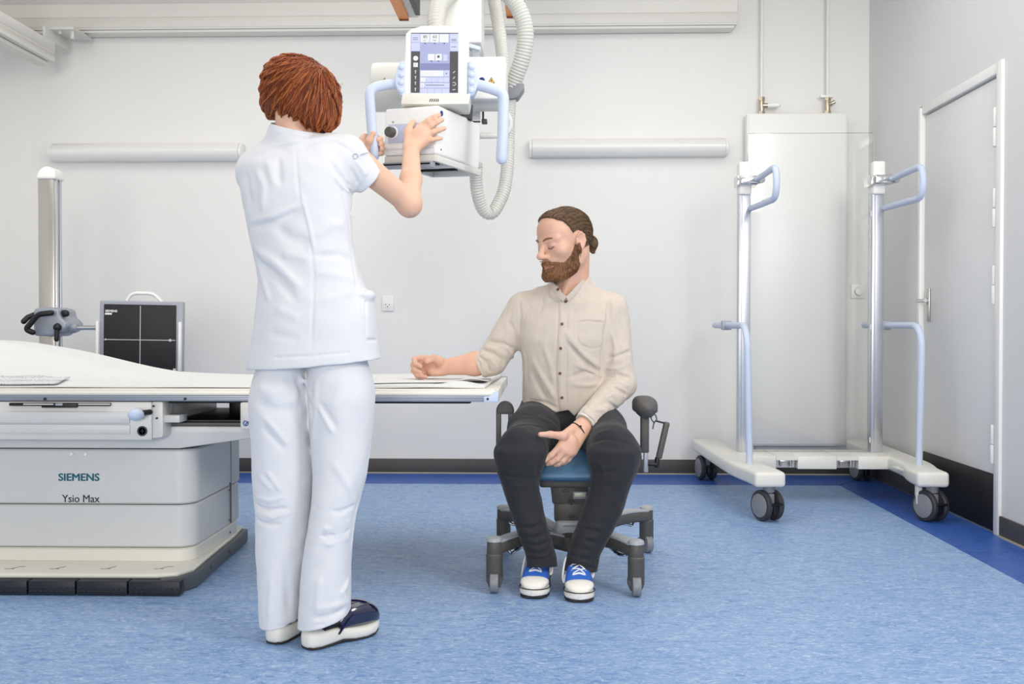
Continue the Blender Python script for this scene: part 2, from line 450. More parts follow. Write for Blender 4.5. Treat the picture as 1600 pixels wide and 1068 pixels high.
# socket and thermostat
p = P(606, 474, YB)
t = thing('wall_socket', 'small white wall socket between the woman and the seated man', 'socket', (p.x, YB, p.z - .045))
build(MB().box((p.x, YB - .005, p.z), (.072, .010, .092), None, .003), 'socket_plate', M['white'], t)
build(MB().cyl((p.x, YB - .012, p.z - .006), (p.x, YB - .0095, p.z - .006), .025, n=28, bev=.001), 'socket_face', M['white'], t)
k = MB()
for dx, dz in ((-.011, -.006), (.011, -.006)): k.cyl((p.x + dx, YB - .0135, p.z + dz), (p.x + dx, YB - .0115, p.z + dz), .0032, n=10)
k.box((p.x, YB - .0125, p.z - .018), (.006, .002, .006), None, .002)
build(k, 'socket_hole', M['ink'], t)
p = P(1340, 455, YB)
t = thing('wall_dimmer', 'small white rotary wall switch seen through the acrylic right of the radiator', 'switch', (p.x, YB, p.z - .045))
build(MB().box((p.x, YB - .006, p.z), (.085, .012, .085), None, .003), 'switch_plate', M['white'], t)
build(MB().cyl((p.x, YB - .035, p.z), (p.x, YB - .012, p.z), .024, n=24, bev=.004), 'dial', M['white'], t)
p = P(574, 743, 6.2)

# flat radiator with its pipes
a = P(1167, 177, 6.18); b = P(1322, 697, 6.18)
t = thing('radiator', 'tall flat white radiator panel on the back wall behind the acrylic stand', 'radiator', ((a.x + b.x) / 2, 6.2, b.z))
build(MB().bb((a.x, 6.18, b.z), (b.x, 6.255, a.z), .006, 3), 'radiator_panel', M['white_metal'], t)
m = MB(); m.bb((a.x + .012, 6.172, b.z + .012), (b.x - .012, 6.181, a.z - .012), .003, 2)
build(m, 'front_cover', M['white'], t)
for zz in (b.z + .1, a.z - .1):
    for xx in (a.x + .12, b.x - .12): build(MB().bb((xx - .02, 6.25, zz - .02), (xx + .02, YB, zz + .02), .002), 'wall_bracket', M['steel'], t)
build(MB().cyl((a.x + .05, 6.2, b.z - .02), (a.x + .05, 6.2, b.z + .01), .012, n=12), 'drain_plug', M['steel'], t)
for px, side in ((1190, 1), (1293, 0)):
    q = P(px, 165, 6.22)
    m = MB(); m.cyl((q.x, 6.22, q.z + .04), (q.x, 6.22, ZC), .009, n=14)
    build(m, 'pipe', M['white_metal'], t)
    m = MB(); m.cyl((q.x, 6.22, a.z - .005), (q.x, 6.22, q.z + .045), .017, n=12, bev=.003); m.cyl((q.x, 6.22, a.z - .002), (q.x, 6.22, a.z + .02), .021, n=6); m.cyl((q.x, 6.22, q.z + .03), (q.x, 6.22, q.z + .05), .020, n=6)
    if side: m.cyl((q.x, 6.22, q.z), (q.x + .035, 6.215, q.z), .015, n=12)
    else: m.cyl((q.x, 6.22, q.z), (q.x + .04, 6.2, q.z + .02), .012, n=12, bev=.003)
    v = build(m, 'valve', M['brass'], t)
    m = MB()
    if side: m.tube([(q.x + .034, 6.215, q.z), (q.x + .06, 6.21, q.z), (q.x + .10, 6.205, q.z), (q.x + .112, 6.205, q.z)], [.013, .017, .014, .004], 14)
    else: m.bb((q.x - .045, 6.2, q.z + .045), (q.x + .03, 6.235, q.z + .062), .005)
    build(m, 'valve_head', M['white'], t)
m = MB(); q = P(1172, 250, 6.19); m.bb((q.x - .018, 6.165, q.z - .03), (q.x + .018, 6.178, q.z + .035), .003)
build(m, 'label_tag', M['white'], t)
m = MB(); m.bb((q.x - .003, 6.163, q.z - .018), (q.x + .003, 6.1655, q.z + .006), 0); m.bb((q.x - .007, 6.163, q.z - .004), (q.x + .007, 6.1655, q.z), 0)
build(m, 'printed_mark', M['ink'], t)

# ------------------------------------------------------------------ acrylic weight-bearing stand on wheels
XA, XB_, ZR0, ZR1 = 1.078, 1.778, .165, .236
st = thing('imaging_stand', 'wheeled stand with clear acrylic board and pale blue handles in the right corner', 'stand', (1.43, 5.45, 0))
def offset_path(pts, w0, w1=None):
    L, R_ = [], []
    for i, p in enumerate(pts):
        a = Vector(pts[max(i - 1, 0)]); b = Vector(pts[min(i + 1, len(pts) - 1)]); d = (b - a).normalized(); n = Vector((-d.y, d.x))
        w = w0 + ((w1 if w1 is not None else w0) - w0) * i / (len(pts) - 1)
        L.append(Vector(p) + n * w / 2); R_.append(Vector(p) - n * w / 2)
    return [tuple(v) for v in L] + [tuple(v) for v in R_[::-1]]
def smooth2(pts, n=6): return [(v.x, v.y) for v in crom([(a, b, 0) for a, b in pts], n)]
base_m = []
left = smooth2([(.975, 6.12), (.985, 5.8), (.995, 5.45), (1.01, 5.1), (1.045, 4.85), (1.055, 4.72)])
right_p = smooth2([(1.885, 6.12), (1.872, 5.8), (1.862, 5.45), (1.85, 5.1), (1.813, 4.9), (1.803, 4.74)])
for path, nm in ((left, 'base_rail'), (right_p, 'base_rail')):
    m = MB(); m.prism(offset_path(path, .15, .145), ZR0, ZR1, 'XY', .018, 4)
    build(m, nm, M['trolley'], st, 40)
m = MB()
poly = [(.99, 5.30), (1.01, 5.62), (1.85, 5.62), (1.87, 5.30)]
nx = [(1.215, 1.325), (1.525, 1.635)]
xs = [1.03] + [v for q in nx for v in q] + [1.83]
for i in range(0, len(xs) - 1):
    zlo = .215 if i in (1, 3) else ZR0 + .004
    m.bb((xs[i], 5.31, zlo), (xs[i + 1], 5.6, ZR1 - .001), .004 if i not in (1, 3) else 0, 2)
build(m, 'cross_beam', M['trolley'], st)
for q in nx:
    m = MB(); m.bb((q[0] + .004, 5.36, ZR0 + .005), (q[1] - .004, 5.5, .214), 0); m.bb((q[0] + .025, 5.335, .2), (q[1] - .02, 5.36, .213), .002)
    m.cyl((q[0] + .03, 5.34, .18), (q[0] + .03, 5.34, .214), .005); m.cyl((q[1] - .03, 5.34, .18), (q[1] - .03, 5.34, .214), .007)
    build(m, 'latch_bracket', M['steel'], st)
build(MB().prism(smooth2([(1.755, 5.16), (1.762, 5.0), (1.755, 4.9), (1.745, 4.86)], 4) + smooth2([(1.772, 4.86), (1.79, 4.9), (1.79, 5.0), (1.788, 5.16)], 4), .196, .208, 'XY', .003), 'foot_pedal', M['trolley'], st)
build(MB().box((1.765, 4.83, .125), (.024, .03, .1), None, .004), 'stop_peg', M['trolley'], st)
def caster(x, y, ang):
    rot = Matrix.Rotation(ang, 3, 'Z'); o = Vector((x, y, 0))
    def T(v): return o + rot @ Vector(v)
    for s in (-1, 1):
        tp = build(MB().lathe([(.03, -.002), (.066, 0), (.072, .006), (.072, .020), (.066, .026), (.03, .028)], T((s * .020, 0, .0725)), rot @ Vector((s, 0, 0)), 32), 'wheel', M['tyre'], st)
        build(MB().cyl(T((s * .046, 0, .0725)), T((s * .0505, 0, .0725)), .055, n=32, bev=.002), 'wheel_cover', M['hub'], tp)
    m = MB(); m.cyl(T((0, 0, .075)), T((0, -.012, ZR0 + .004)), .016, n=18); m.cyl(T((0, -.008, .135)), T((0, -.01, ZR0 + .003)), .028, n=20, bev=.003)
    m.box(T((0, 0, .10)), (.034, .07, .06), Euler((0, 0, ang)), .008)
    tp = build(m, 'fork', M['hub'], st)
    m = MB(); m.box(T((0, -.068, .085)), (.062, .016, .010), Euler((.2, 0, ang)), .003); m.box(T((0, -.05, .06)), (.03, .03, .05), Euler((0, 0, ang)), .006)
    build(m, 'brake_lever', M['black'], tp)
for x, y, a in ((1.058, 4.80, .45), (1.815, 4.81, .45), (.975, 6.06, .2), (1.885, 6.06, .2)): caster(x, y, a)
for x in (XA, XB_):
    m = MB(); m.bb((x - .028, 5.47, ZR1 - .004), (x + .034, 5.53, 1.765), .004); m.bb((x - .022, 5.465, ZR1), (x - .012, 5.471, 1.63), .001)
    build(m, 'post', M['alu'], st)
    build(MB().bb((x - .030, 5.45, 1.60), (x + .036, 5.535, 1.775), .012, 3), 'post_cap', M['white'], st)
    m = MB(); m.box((x + .015, 5.435, 1.672), (.10, .055, .05), None, .01, 3); m.cyl((x + .055, 5.44, 1.672), (x + .075, 5.39, 1.672), .022, n=16, bev=.004); m.box((x - .035, 5.49, 1.672), (.014, .09, .055), None, .004)
    build(m, 'clamp', M['chrome'], st)
    xo = x + .055
    loop = fillet([(xo, 5.42, 1.675), (xo + .005, 4.99, 1.68), (xo + .005, 4.99, 1.525), (xo - .02, 5.5, 1.53)], .075, 10)
    build(MB().bartube(loop, .0165, 16), 'handle', M['lblue'], st)
for x, xp, xb in ((.985, .99, XA), (1.835, 1.83, XB_)):
    pts = fillet([(x + (.03 if x < 1.4 else -.005), 5.0, ZR1 - .01), (x + (.012 if x < 1.4 else 0), 4.98, .91), (xp, 5.85, .91)], .13, 10)
    build(MB().bartube(pts, .0165, 16), 'handle', M['lblue'], st)
    m = MB(); m.cyl((xp, 5.5, .91), (xb, 5.5, .91), .018, n=16); m.box((xp, 5.5, .91), (.05, .05, .05), None, .006)
    build(m, 'handle_clamp', M['grey_blue'], st)
m = MB(); m.bb((XA + .024, 5.492, ZR1 - .002), (XB_ - .018, 5.504, 1.93), .0015, 1)
build(m, 'acrylic_board', M['acrylic'], st)
for zz in (.3, .9, 1.5):
    for x in (XA + .03, XB_ - .024): build(MB().box((x, 5.487, zz), (.014, .012, .03), None, .003), 'board_clip', M['white'], st)

# ------------------------------------------------------------------ detector stand behind the table
dp = thing('detector_column', 'brushed steel column on the floor behind the table, left of the black detector', 'stand', (-2.52, 5.2, 0))
build(MB().bb((-2.563, 5.16, .02), (-2.482, 5.25, 1.665), .004), 'column', M['steel'], dp)
m = MB(); m.bb((-2.486, 5.175, .03), (-2.474, 5.195, 1.66), .002); m.bb((-2.486, 5.215, .03), (-2.474, 5.235, 1.66), .002)
build(m, 'guide_slot', M['alu'], dp)
prof = [(-.045, 0), (-.045, .012), (-.03, .045), (-.005, .062), (.02, .062), (.045, .05), (.052, .03), (.052, 0)]
build(MB().prism([(-2.522 + a, 1.655 + b) for a, b in prof], 5.15, 5.26, 'XZ', .008, 3), 'column_cap', M['white'], dp)
build(MB().bb((-2.72, 5.0, 0), (-2.3, 5.45, .03), .01), 'base_plate', M['grey_lt'], dp)
c = P(80, 505, 5.12)
m = MB()
outl = [(-.07, -.065), (.03, -.07), (.055, -.05), (.075, -.05), (.10, -.03), (.105, 0), (.085, .02), (.07, .03), (.06, .075), (.02, .085), (-.055, .082), (-.07, .07)]
m.prism([(c.x + a * .98, c.z + b * .95) for a, b in outl], 5.07, 5.27, 'XZ', .014, 4)
m.cyl((c.x + .08, 5.14, c.z - .022), (c.x + .125, 5.14, c.z - .022), .022, n=20, bev=.004)
build(m, 'carriage', M['clamp'], dp)
m = MB(); m.bartube(fillet([(c.x + .045, 5.03, c.z + .052), (c.x - .02, 5.028, c.z + .045), (c.x - .085, 5.028, c.z - .03), (c.x - .055, 5.04, c.z - .045)], .02), .014)
build(m, 'grip', M['black'], dp)
m = MB(); m.bartube([(c.x - .07, 5.1, c.z + .045), (c.x - .1, 5.08, c.z + .03), (c.x - .105, 5.05, c.z + .01)], .014)
m.bartube([(c.x + .055, 5.12, c.z + .05), (c.x + .085, 5.1, c.z + .05)], .018)
m.bartube([(c.x + .06, 5.06, c.z - .01), (c.x + .06, 5.05, c.z - .08)], .012); m.ball((c.x + .06, 5.06, c.z - .02), .02)
build(m, 'lever', M['black'], dp)
build(MB().cyl((c.x + .09, 5.14, c.z - .022), (-2.24, 5.14, c.z - .022), .012, n=16), 'support_rod', M['chrome'], dp)
a = P(155, 470, 5.14); b = P(283, 583, 5.14)
dt = thing('flat_detector', 'black flat x-ray detector panel with white cross lines in a grey frame behind the table', 'detector', ((a.x + b.x) / 2, 5.15, b.z - .02))
dz = -.012
cx, cz = (a.x + b.x) / 2, (a.z + b.z) / 2 - .01
w, hgt = b.x - a.x, a.z - b.z + .02
rt = Euler((0, math.radians(.9), math.radians(6)))
def Dt(x, y, z): return Vector((cx, 5.16, cz)) + rt.to_matrix() @ Vector((x, y, z))
build(MB().box(Dt(0, .012, 0), (w, .035, hgt), rt, .008, 3), 'frame', M['grey_blue'], dt)
build(MB().box(Dt(-.006, -.009, .004), (w - .06, .008, hgt - .045), rt, .002), 'detector_face', M['det'], dt)
m = MB(); m.box(Dt(-.004, -.0135, .0), (.0035, .002, hgt - .05), rt, 0); m.box(Dt(-.006, -.0135, -.004), (w - .065, .002, .0035), rt, 0)
m.cyl(Dt(.145, -.0125, -.004), Dt(.145, -.015, -.004), .007, n=14); m.cyl(Dt(-.175, -.0125, -.004), Dt(-.175, -.015, -.004), .005, n=10)
m.box(Dt(.168, -.0135, -.155), (.014, .002, .016), rt, 0)
build(m, 'cross_line', M['det_w'], dt)
for x, lo, hi in ((-w / 2 - .004, -.30, .09), (w / 2 - .014, -.16, .09)):
    build(MB().box(Dt(x, -.008, (lo + hi) / 2), (.016, .04, hi - lo), rt, .004), 'holder_arm', M['white'], dt)
hz = hgt / 2
m = MB(); m.bartube(fillet([Dt(-.085, .012, hz - .01), Dt(-.055, .012, hz + .04), Dt(.055, .012, hz + .04), Dt(.1, .012, hz - .01)], .03), .009)
build(m, 'carry_handle', M['white'], dt)
rx = rt.to_matrix() @ Vector((1, 0, 0)); rz = rt.to_matrix() @ Vector((0, 0, 1))
text('SIEMENS', Dt(-.178, -.0135, .135), .016, M['white_ink'], dt, rx, rz, .0006)
build(MB().box(Dt(-.162, -.0135, .126), (.034, .001, .009), rt, 0), 'name_label', M['white_ink'], dt)

# ------------------------------------------------------------------ the x-ray table
FY, BY, TX0, TX1 = 3.5, 4.40, -2.9, -.145
tb = thing('x_ray_table', 'long x-ray examination table with white floating top and grey pedestal at left', 'table', (-1.7, 3.9, 0))
zr0, zr1, zt = .648, .668, .689
m = MB(); m.bb((TX0, FY + .004, .664), (TX1 - .01, BY, zt), .004)
m.prism([(FY + .008, .667), (FY - .002, .669), (FY - .004, .676), (FY + .012, zt + .002), (FY + .05, zt + .002), (FY + .05, .667)], TX0, TX1 - .012, 'YZ', .001, 1)
build(m, 'tabletop', M['cream'], tb)
m = MB(); m.bb((TX0, FY, zr0), (TX1 - .02, FY + .045, zr1 - .001), .003); m.bb((TX0, FY - .003, zr0 + .012), (TX1 - .02, FY + .002, zr1), .001)
build(m, 'front_rail', M['rail'], tb)
build(MB().bb((TX0, BY - .045, zr0), (TX1 - .02, BY, zr1 - .001), .003), 'back_rail', M['rail'], tb)
build(MB().bb((TX0, FY + .06, .637), (TX1 - .1, BY - .06, .664), .003), 'under_panel', M['black'], tb)
m = MB(); m.prism([(TX1 - .05, zr0 - .002), (TX1, zr0), (TX1, zt - .004), (TX1 - .015, zt - .006), (TX1 - .03, zr1), (TX1 - .05, zr1)], FY - .004, FY + .05, 'XZ', .002)
build(m, 'corner_block', M['lblue'], tb)
build(MB().bb((TX1 - .014, FY + .05, zr0), (TX1, BY, zt), .003), 'end_rail', M['cream'], tb)
m = MB(); q = P(786, 594, BY - .02)
m.box((q.x, BY - .02, q.z + .008), (.035, .05, .02), None, .004); m.box((q.x + .012, BY - .02, q.z - .008), (.012, .05, .03), None, .003); m.cyl((q.x, BY - .02, q.z), (TX1 - .01, BY - .02, .68), .004)
build(m, 'end_clip', M['grey_blue'], tb)
m = MB()
for px in (70, 289, 762):
    q = P(px, 623, FY - .004); m.cyl((q.x, FY - .0055, q.z), (q.x, FY + .001, q.z), .0045, n=12)
build(m, 'rail_hole', M['black'], tb)
# pedestal covers: rounded lofts
def rrect(x0, x1, y0, y1, r, z, n=6, bow=0.0):
    out = []
    for cx_, cy_, a0 in ((x1 - r, y0 + r, -PI / 2), (x1 - r, y1 - r, 0), (x0 + r, y1 - r, PI / 2), (x0 + r, y0 + r, PI)):
        for i in range(n + 1):
            a = a0 + PI / 2 * i / n; out.append(Vector((cx_ + r * math.cos(a), cy_ + r * math.sin(a), z)))
    if bow:
        for v in out:
            t = max(-1, min(1, (v.x - (x0 + x1) / 2) / ((x1 - x0) / 2))); v.y += -bow * (1 - t * t) if v.y < (y0 + y1) / 2 else bow * (1 - t * t)
    return out
def cover(z0, z1, grow, m_, name):
    xs0, xs1 = -2.55, -1.232 + grow
    rings = [rrect(xs0, xs1 - .006, 3.60 - grow + .006, 4.20, .06, z0), rrect(xs0, xs1, 3.60 - grow, 4.20, .065, z0 + .006), rrect(xs0, xs1, 3.60 - grow, 4.20, .065, z1 - .006), rrect(xs0, xs1 - .006, 3.60 - grow + .006, 4.20, .06, z1)]
    return build(MB().loft(rings), name, m_, tb, 40)
cover(.2735, .468, .0, M['grey_lt'], 'upper_cover')
cover(.118, .2695, -.004, M['grey_lt'], 'lower_cover')
cover(.062, .114, -.012, M['cream'], 'skirt')
m = MB(); m.bb((-1.2365, 4.03, .125), (-1.2305, 4.0335, .46), 0)
for z in (.14, .258, .284, .09): m.cyl((-1.233, 4.015, z), (-1.229, 4.015, z), .004, n=10)
build(m, 'panel_joint', M['corner'], tb)
for px in (112, 134):
    q = P(px, 709, 3.598)
    build(MB().cyl((q.x, 3.602, q.z), (q.x, 3.594, q.z), .006, n=16, bev=.001), 'screw_cap', M['white'], tb)
# platform with kick pedals
platf = [(-2.6, 3.40), (-1.30, 3.425), (-1.235, 3.45), (-1.205, 3.52), (-1.215, 3.7), (-1.225, 3.9), (-1.232, 4.1), (-1.25, 4.27), (-2.6, 4.27)]
def sc(poly, k): return [(x + (k if x > -2 else 0), y + (-k if y < 3.9 else k)) for x, y in poly]
build(MB().prism(sc(smooth2(platf[1:-1], 5) and platf, -.004), .050, .066, 'XY', .007, 3), 'platform_top', M['cream'], tb)
build(MB().prism(sc(platf, -.016), .004, .051, 'XY', .002), 'platform_core', M['corner'], tb)
build(MB().prism([(-1.285, 3.404), (-1.226, 3.436), (-1.19, 3.51), (-1.200, 3.7), (-1.212, 3.9), (-1.22, 4.1), (-1.236, 4.28), (-1.3, 4.28), (-1.3, 3.5)], .002, .053, 'XY', .006, 2), 'platform_corner', M['corner'], tb)
m = MB()
for y, x in ((3.68, -1.2), (3.95, -1.213)): m.cyl((x - .01, y, .03), (x + .004, y, .03), .008, n=12, bev=.002)
build(m, 'bolt', M['grey_dk'], tb)
edges = [-22, 45, 121, 203, 286]; edges = [-190, -105] + edges
for a, b in zip(edges, edges[1:]):
    xa = G(a + 1.2, 929).x; xb = G(b - 1.2, 929).x
    m = MB(); m.bb((xa, 3.388, .004), (xb, 3.43, .050), .003)
    n = 9
    for i in range(n):
        for j in range(2): m.ball((xa + (xb - xa) * (i + .5 + .25 * (j - .5)) / n, 3.3885, .015 + .012 * j), (.0055, .0025, .0038), 8)
    build(m, 'kick_pedal', M['navy'], tb)
m = MB()
for i, px in enumerate((15, 85, 165, 248)):
    q = G(px, 888, .0665)
    m.box((q.x, q.y, .0663), (.034, .002, .0012), None, 0); m.box((q.x + .014, q.y + .02, .0663), (.002, .035, .0012), (0, 0, -.5), 0)
    if i in (0, 3): m.box((q.x + .03, q.y + .032, .0663), (.018, .002, .0012), None, 0)
build(m, 'pedal_mark', M['ink'], tb)
# lift frame and detector carriage
m = MB(); yf = 3.585
m.prism([(-2.6, .474), (-1.28, .474), (-1.265, .476), (-.955, .52), (-.955, .553), (-2.6, .553)], yf, 4.2, 'XZ', .006)
build(m, 'lift_frame', M['grey_lt'], tb)
build(MB().bb((-2.6, yf + .003, .5535), (-.955, 4.2, .566), .002), 'frame_cover', M['grey_dk'], tb)
build(MB().bb((-2.55, 3.62, .566), (-.99, 4.17, .572), .001), 'tray_plate', M['black'], tb)
m = MB(); m.bb((-2.6, 3.50, .512), (-1.345, 3.60, .646), .007); m.prism([(-1.345, .518), (-1.31, .522), (-1.308, .536), (-1.308, .646), (-1.345, .646)], 3.505, 3.60, 'XZ', .004)
m.bb((-2.6, 3.60, .57), (-1.315, 4.12, .640), .003)
build(m, 'bucky_housing', M['housing'], tb)
m = MB(); m.bb((-2.6, 3.492, .571), (-1.42, 3.502, .612), .003); m.bb((-2.6, 3.495, .535), (-1.42, 3.5, .567), .002)
build(m, 'front_panel', M['grey_lt'], tb)
m = MB()
q0, q1 = P(15, 634, 3.49), P(172, 634, 3.49); m.bb((q0.x, 3.486, .632), (q1.x, 3.52, .642), .001)
q0, q1 = P(66, 634, 3.49), P(120, 634, 3.49); m.bb((q0.x, 3.484, .626), (q1.x, 3.52, .642), .001)
build(m, 'slot_cover', M['black'], tb)
for pa, pb in ((37, 84), (123, 172)):
    q0, q1 = P(pa, 631, 3.484), P(pb, 631, 3.484); build(MB().bb((q0.x, 3.481, q0.z - .002), (q1.x, 3.487, q0.z + .002), 0), 'scale_strip', M['housing'], tb)
q0, q1 = P(87, 631, 3.483), P(98, 631, 3.483); build(MB().bb((q0.x, 3.479, q0.z - .005), (q1.x, 3.487, q0.z + .003), .001), 'index_block', M['grey_blue'], tb)
q = P(215, 647, 3.47)
m = MB(); m.ball((q.x, 3.455, q.z), (.027, .027, .021)); 
kb = build(m, 'knob', M['lblue'], tb)
build(MB().cyl((q.x + .01, 3.46, q.z + .004), (q.x + .035, 3.50, q.z + .006), .0095, n=18, bev=.003), 'knob_stem', M['black'], kb)
q = P(222.5, 673, 3.5)
m = MB(); m.lathe([(.0125, 0), (.0125, .003), (.0175, .003), (.0175, 0)], (q.x, 3.500, q.z), (0, -1, 0)); 
for a in (0, 2): m.box((q.x, 3.4995, q.z), (.0018, .002, .015), (0, a * PI / 4, 0), 0)
build(m, 'key_emblem', M['ink'], tb)
m = MB()
for px, pz in ((240, 634), (245, 653)):
    q = P(px, pz, 3.5); m.cyl((q.x, 3.503, q.z), (q.x, 3.496, q.z), .0035, n=10)
build(m, 'screw', M['ink'], tb)
build(MB().bb((-1.31, 3.52, .572), (-1.255, 3.60, .598), .003), 'latch', M['grey_lt'], tb)
build(MB().bb((-1.213, 3.95, .57), (-1.16, 4.0, .646), .002), 'support_post', M['black'], tb)
build(MB().bb((-1.158, 4.02, .575), (-1.08, 4.06, .642), .002), 'support_bracket', M['housing'], tb)
qa = P(376, 670, 3.49)
m = MB(); m.bb((qa.x, 3.485, qa.z), (qa.x + .13, 3.56, .645), .004); m.cyl((qa.x + .034, 3.487, .607), (qa.x + .034, 3.472, .607), .027, n=28, bev=.005)
build(m, 'brake_unit', M['housing'], tb)
q = P(384, 661, 3.484)
m = MB(); m.lathe([(.0065, 0), (.0065, .0015), (.010, .0015), (.010, 0)], (q.x, 3.4855, q.z), (0, -1, 0)); m.box((q.x + .002, 3.484, q.z), (.004, .001, .012), (0, .5, 0), 0)
build(m, 'round_emblem', M['blue_ink'], tb)
qa, qb = P(91, 750.5, 3.599), P(157, 750.5, 3.599)
text('SIEMENS', (qa.x, 3.5995, qa.z), .037, M['teal'], tb, bold=.0013, sx=1.08)
qa = P(97, 784, 3.599)
text('Ysio Max', (qa.x, 3.5995, qa.z), .038, M['ink'], tb, bold=.0005, sx=.95)

# sheets on the table
def grid(x0, x1, y0, y1, nx, ny, fz, th=.003):
    bm = bmesh.new(); V = []
    for k in (0, 1):
        V.append([[None] * (ny + 1) for _ in range(nx + 1)])
        for i in range(nx + 1):
            for j in range(ny + 1):
                x = x0 + (x1 - x0) * i / nx; y = y0 + (y1 - y0) * j / ny
                r = fz(x, y)
                if isinstance(r, tuple): x, y, z = r
                else: z = r
                V[k][i][j] = bm.verts.new((x, y, z - (th if k else 0)))
    for i in range(nx):
        for j in range(ny):
            bm.faces.new((V[0][i][j], V[0][i + 1][j], V[0][i + 1][j + 1], V[0][i][j + 1]))
            bm.faces.new((V[1][i][j + 1], V[1][i + 1][j + 1], V[1][i + 1][j], V[1][i][j]))
    rim = [(i, 0) for i in range(nx)] + [(nx, j) for j in range(ny)] + [(i, ny) for i in range(nx, 0, -1)] + [(0, j) for j in range(ny, 0, -1)]
    for a, b in zip(rim, rim[1:] + rim[:1]):
        bm.faces.new((V[0][b[0]][b[1]], V[0][a[0]][a[1]], V[1][a[0]][a[1]], V[1][b[0]][b[1]]))
    o = MB(); o.bm.free(); o.bm = bm; return o
def sstep(a, b, x):
    t = max(0, min(1, (x - a) / (b - a))); return t * t * (3 - 2 * t)
def ridge(x, y, a, b, w):
    ax, ay = a; bx, by = b; dx, dy = bx - ax, by - ay
    t = max(0, min(1, ((x - ax) * dx + (y - ay) * dy) / (dx * dx + dy * dy)))
    d2 = (x - ax - t * dx) ** 2 + (y - ay - t * dy) ** 2
    return math.exp(-d2 / (w * w)) * math.sin(PI * (t * .9 + .05))
zs = zt + .010
def sheet_z(x, y):
    b = min(sstep(-1.32, -2.02, x) * .6 + sstep(-1.7, -2.25, x) * .4, 1) if False else sstep(1.22, 2.22, -x) ** 1.15
    yy = sstep(3.53 + .05 * sstep(1.5, 2, -x), 3.95, y) * (1 - .75 * sstep(4.15, 4.4, y))
    z = zs + .150 * b * (yy * .85 + .15 * sstep(3.51, 3.6, y))
    z += .006 * b * (ridge(x, y, (-2.2, 3.75), (-1.6, 3.65), .05) - ridge(x, y, (-2.3, 3.8), (-1.75, 4.0), .04) + ridge(x, y, (-1.9, 3.7), (-1.5, 3.95), .045) - .8 * ridge(x, y, (-1.75, 3.62), (-1.45, 3.72), .03))
    z += .0025 * math.sin(x * 9 + y * 14) * math.sin(y * 11 - x * 5) * (.3 + b)
    return z
tag(build(grid(-2.85, -.90, FY + .018, BY - .02, 110, 50, sheet_z, .005), 'bed_sheet', M['sheet'], None, 180), 'white sheet draped over a raised wedge on the left of the x-ray table', 'sheet')
def gown_z(x, y):
    t = (y - 3.515) / .11
    return (x, y, zs + .004 + .056 * sstep(1.62, 1.95, -x) * t ** .8 + .005 * math.sin(x * 40) * t)
gm = mat('gown_print', 'ebebec', .8)
nt = gm.node_tree; tc = nt.nodes.new('ShaderNodeTexCoord'); vo = nt.nodes.new('ShaderNodeTexVoronoi'); vo.inputs['Scale'].default_value = 95; vo.inputs['Randomness'].default_value = .25
mr = nt.nodes.new('ShaderNodeMapRange'); mr.inputs[1].default_value = .28; mr.inputs[2].default_value = .36
mx = nt.nodes.new('ShaderNodeMix'); mx.data_type = 'RGBA'; mx.inputs[6].default_value = lin('80858f'); mx.inputs[7].default_value = lin('dcdcde')
nt.links.new(tc.outputs['Object'], vo.inputs['Vector']); nt.links.new(vo.outputs['Distance'], mr.inputs[0]); nt.links.new(mr.outputs[0], mx.inputs[0]); nt.links.new(mx.outputs[2], nt.nodes['Principled BSDF'].inputs['Base Color'])
def gown_strip(x, y):
    X, Yg, z = gown_z(x, y)
    return (X, Yg - .012, sheet_z(X, Yg - .012) + .010 + .003 * math.sin(x * 37) * (y - 3.53) / .11)
tag(build(grid(-2.6, -1.69, 3.53, 3.64, 60, 8, gown_strip, .004), 'folded_gown', gm, None, 180), 'folded grey dotted gown edge showing under the raised white sheet', 'gown')
def paper_z(x, y):
    t = sstep(-.9, -.2, x)
    z = zs + .004 + .003 * ridge(x, y, (-.8, 3.62), (-.25, 3.72), .03) + .004 * ridge(x, y, (-.6, 3.9), (-.2, 3.8), .05) + .0015 * math.sin(13 * x + 9 * y)
    z += .012 * ridge(x, y, (-.32, 3.56), (-.2, 3.62), .03)
    ye = y + (y - 3.95) * (-.06 * t)
    return (x - .03 * (1 - (y - 3.5) / .9) * t, ye, z)
tag(build(grid(-.895, -.165, FY + .010, BY - .02, 60, 50, paper_z, .010), 'paper_sheet', M['sheet'], None, 180), 'white paper sheet spread under the seated man\'s resting arm', 'paper')
def paper2(x, y):
    z = paper_z(x, y)[2] + .0015 + .006 * sstep(-.42, -.2, x) * sstep(3.75, 3.6, y)
    return (x, y + .10 * (x + .5) , z + .0035)
o = build(grid(-.62, -.19, 3.60, 3.86, 40, 26, paper2, .002), 'folded_paper', M['sheet'], None, 180)
tag(o, 'crumpled white paper lying at the right end of the table top', 'paper')
q = G(604, 594, zs + .012)
m = MB()
for dx, w_ in ((0, .006), (.012, .004), (.032, .02), (.07, .022)): m.box((q.x + dx, q.y, paper_z(q.x + dx, q.y)[2] + .0012), (w_, .022, .0008), None, 0)
build(m, 'printed_mark', M['grey_blue'], bpy.data.objects['paper_sheet'])
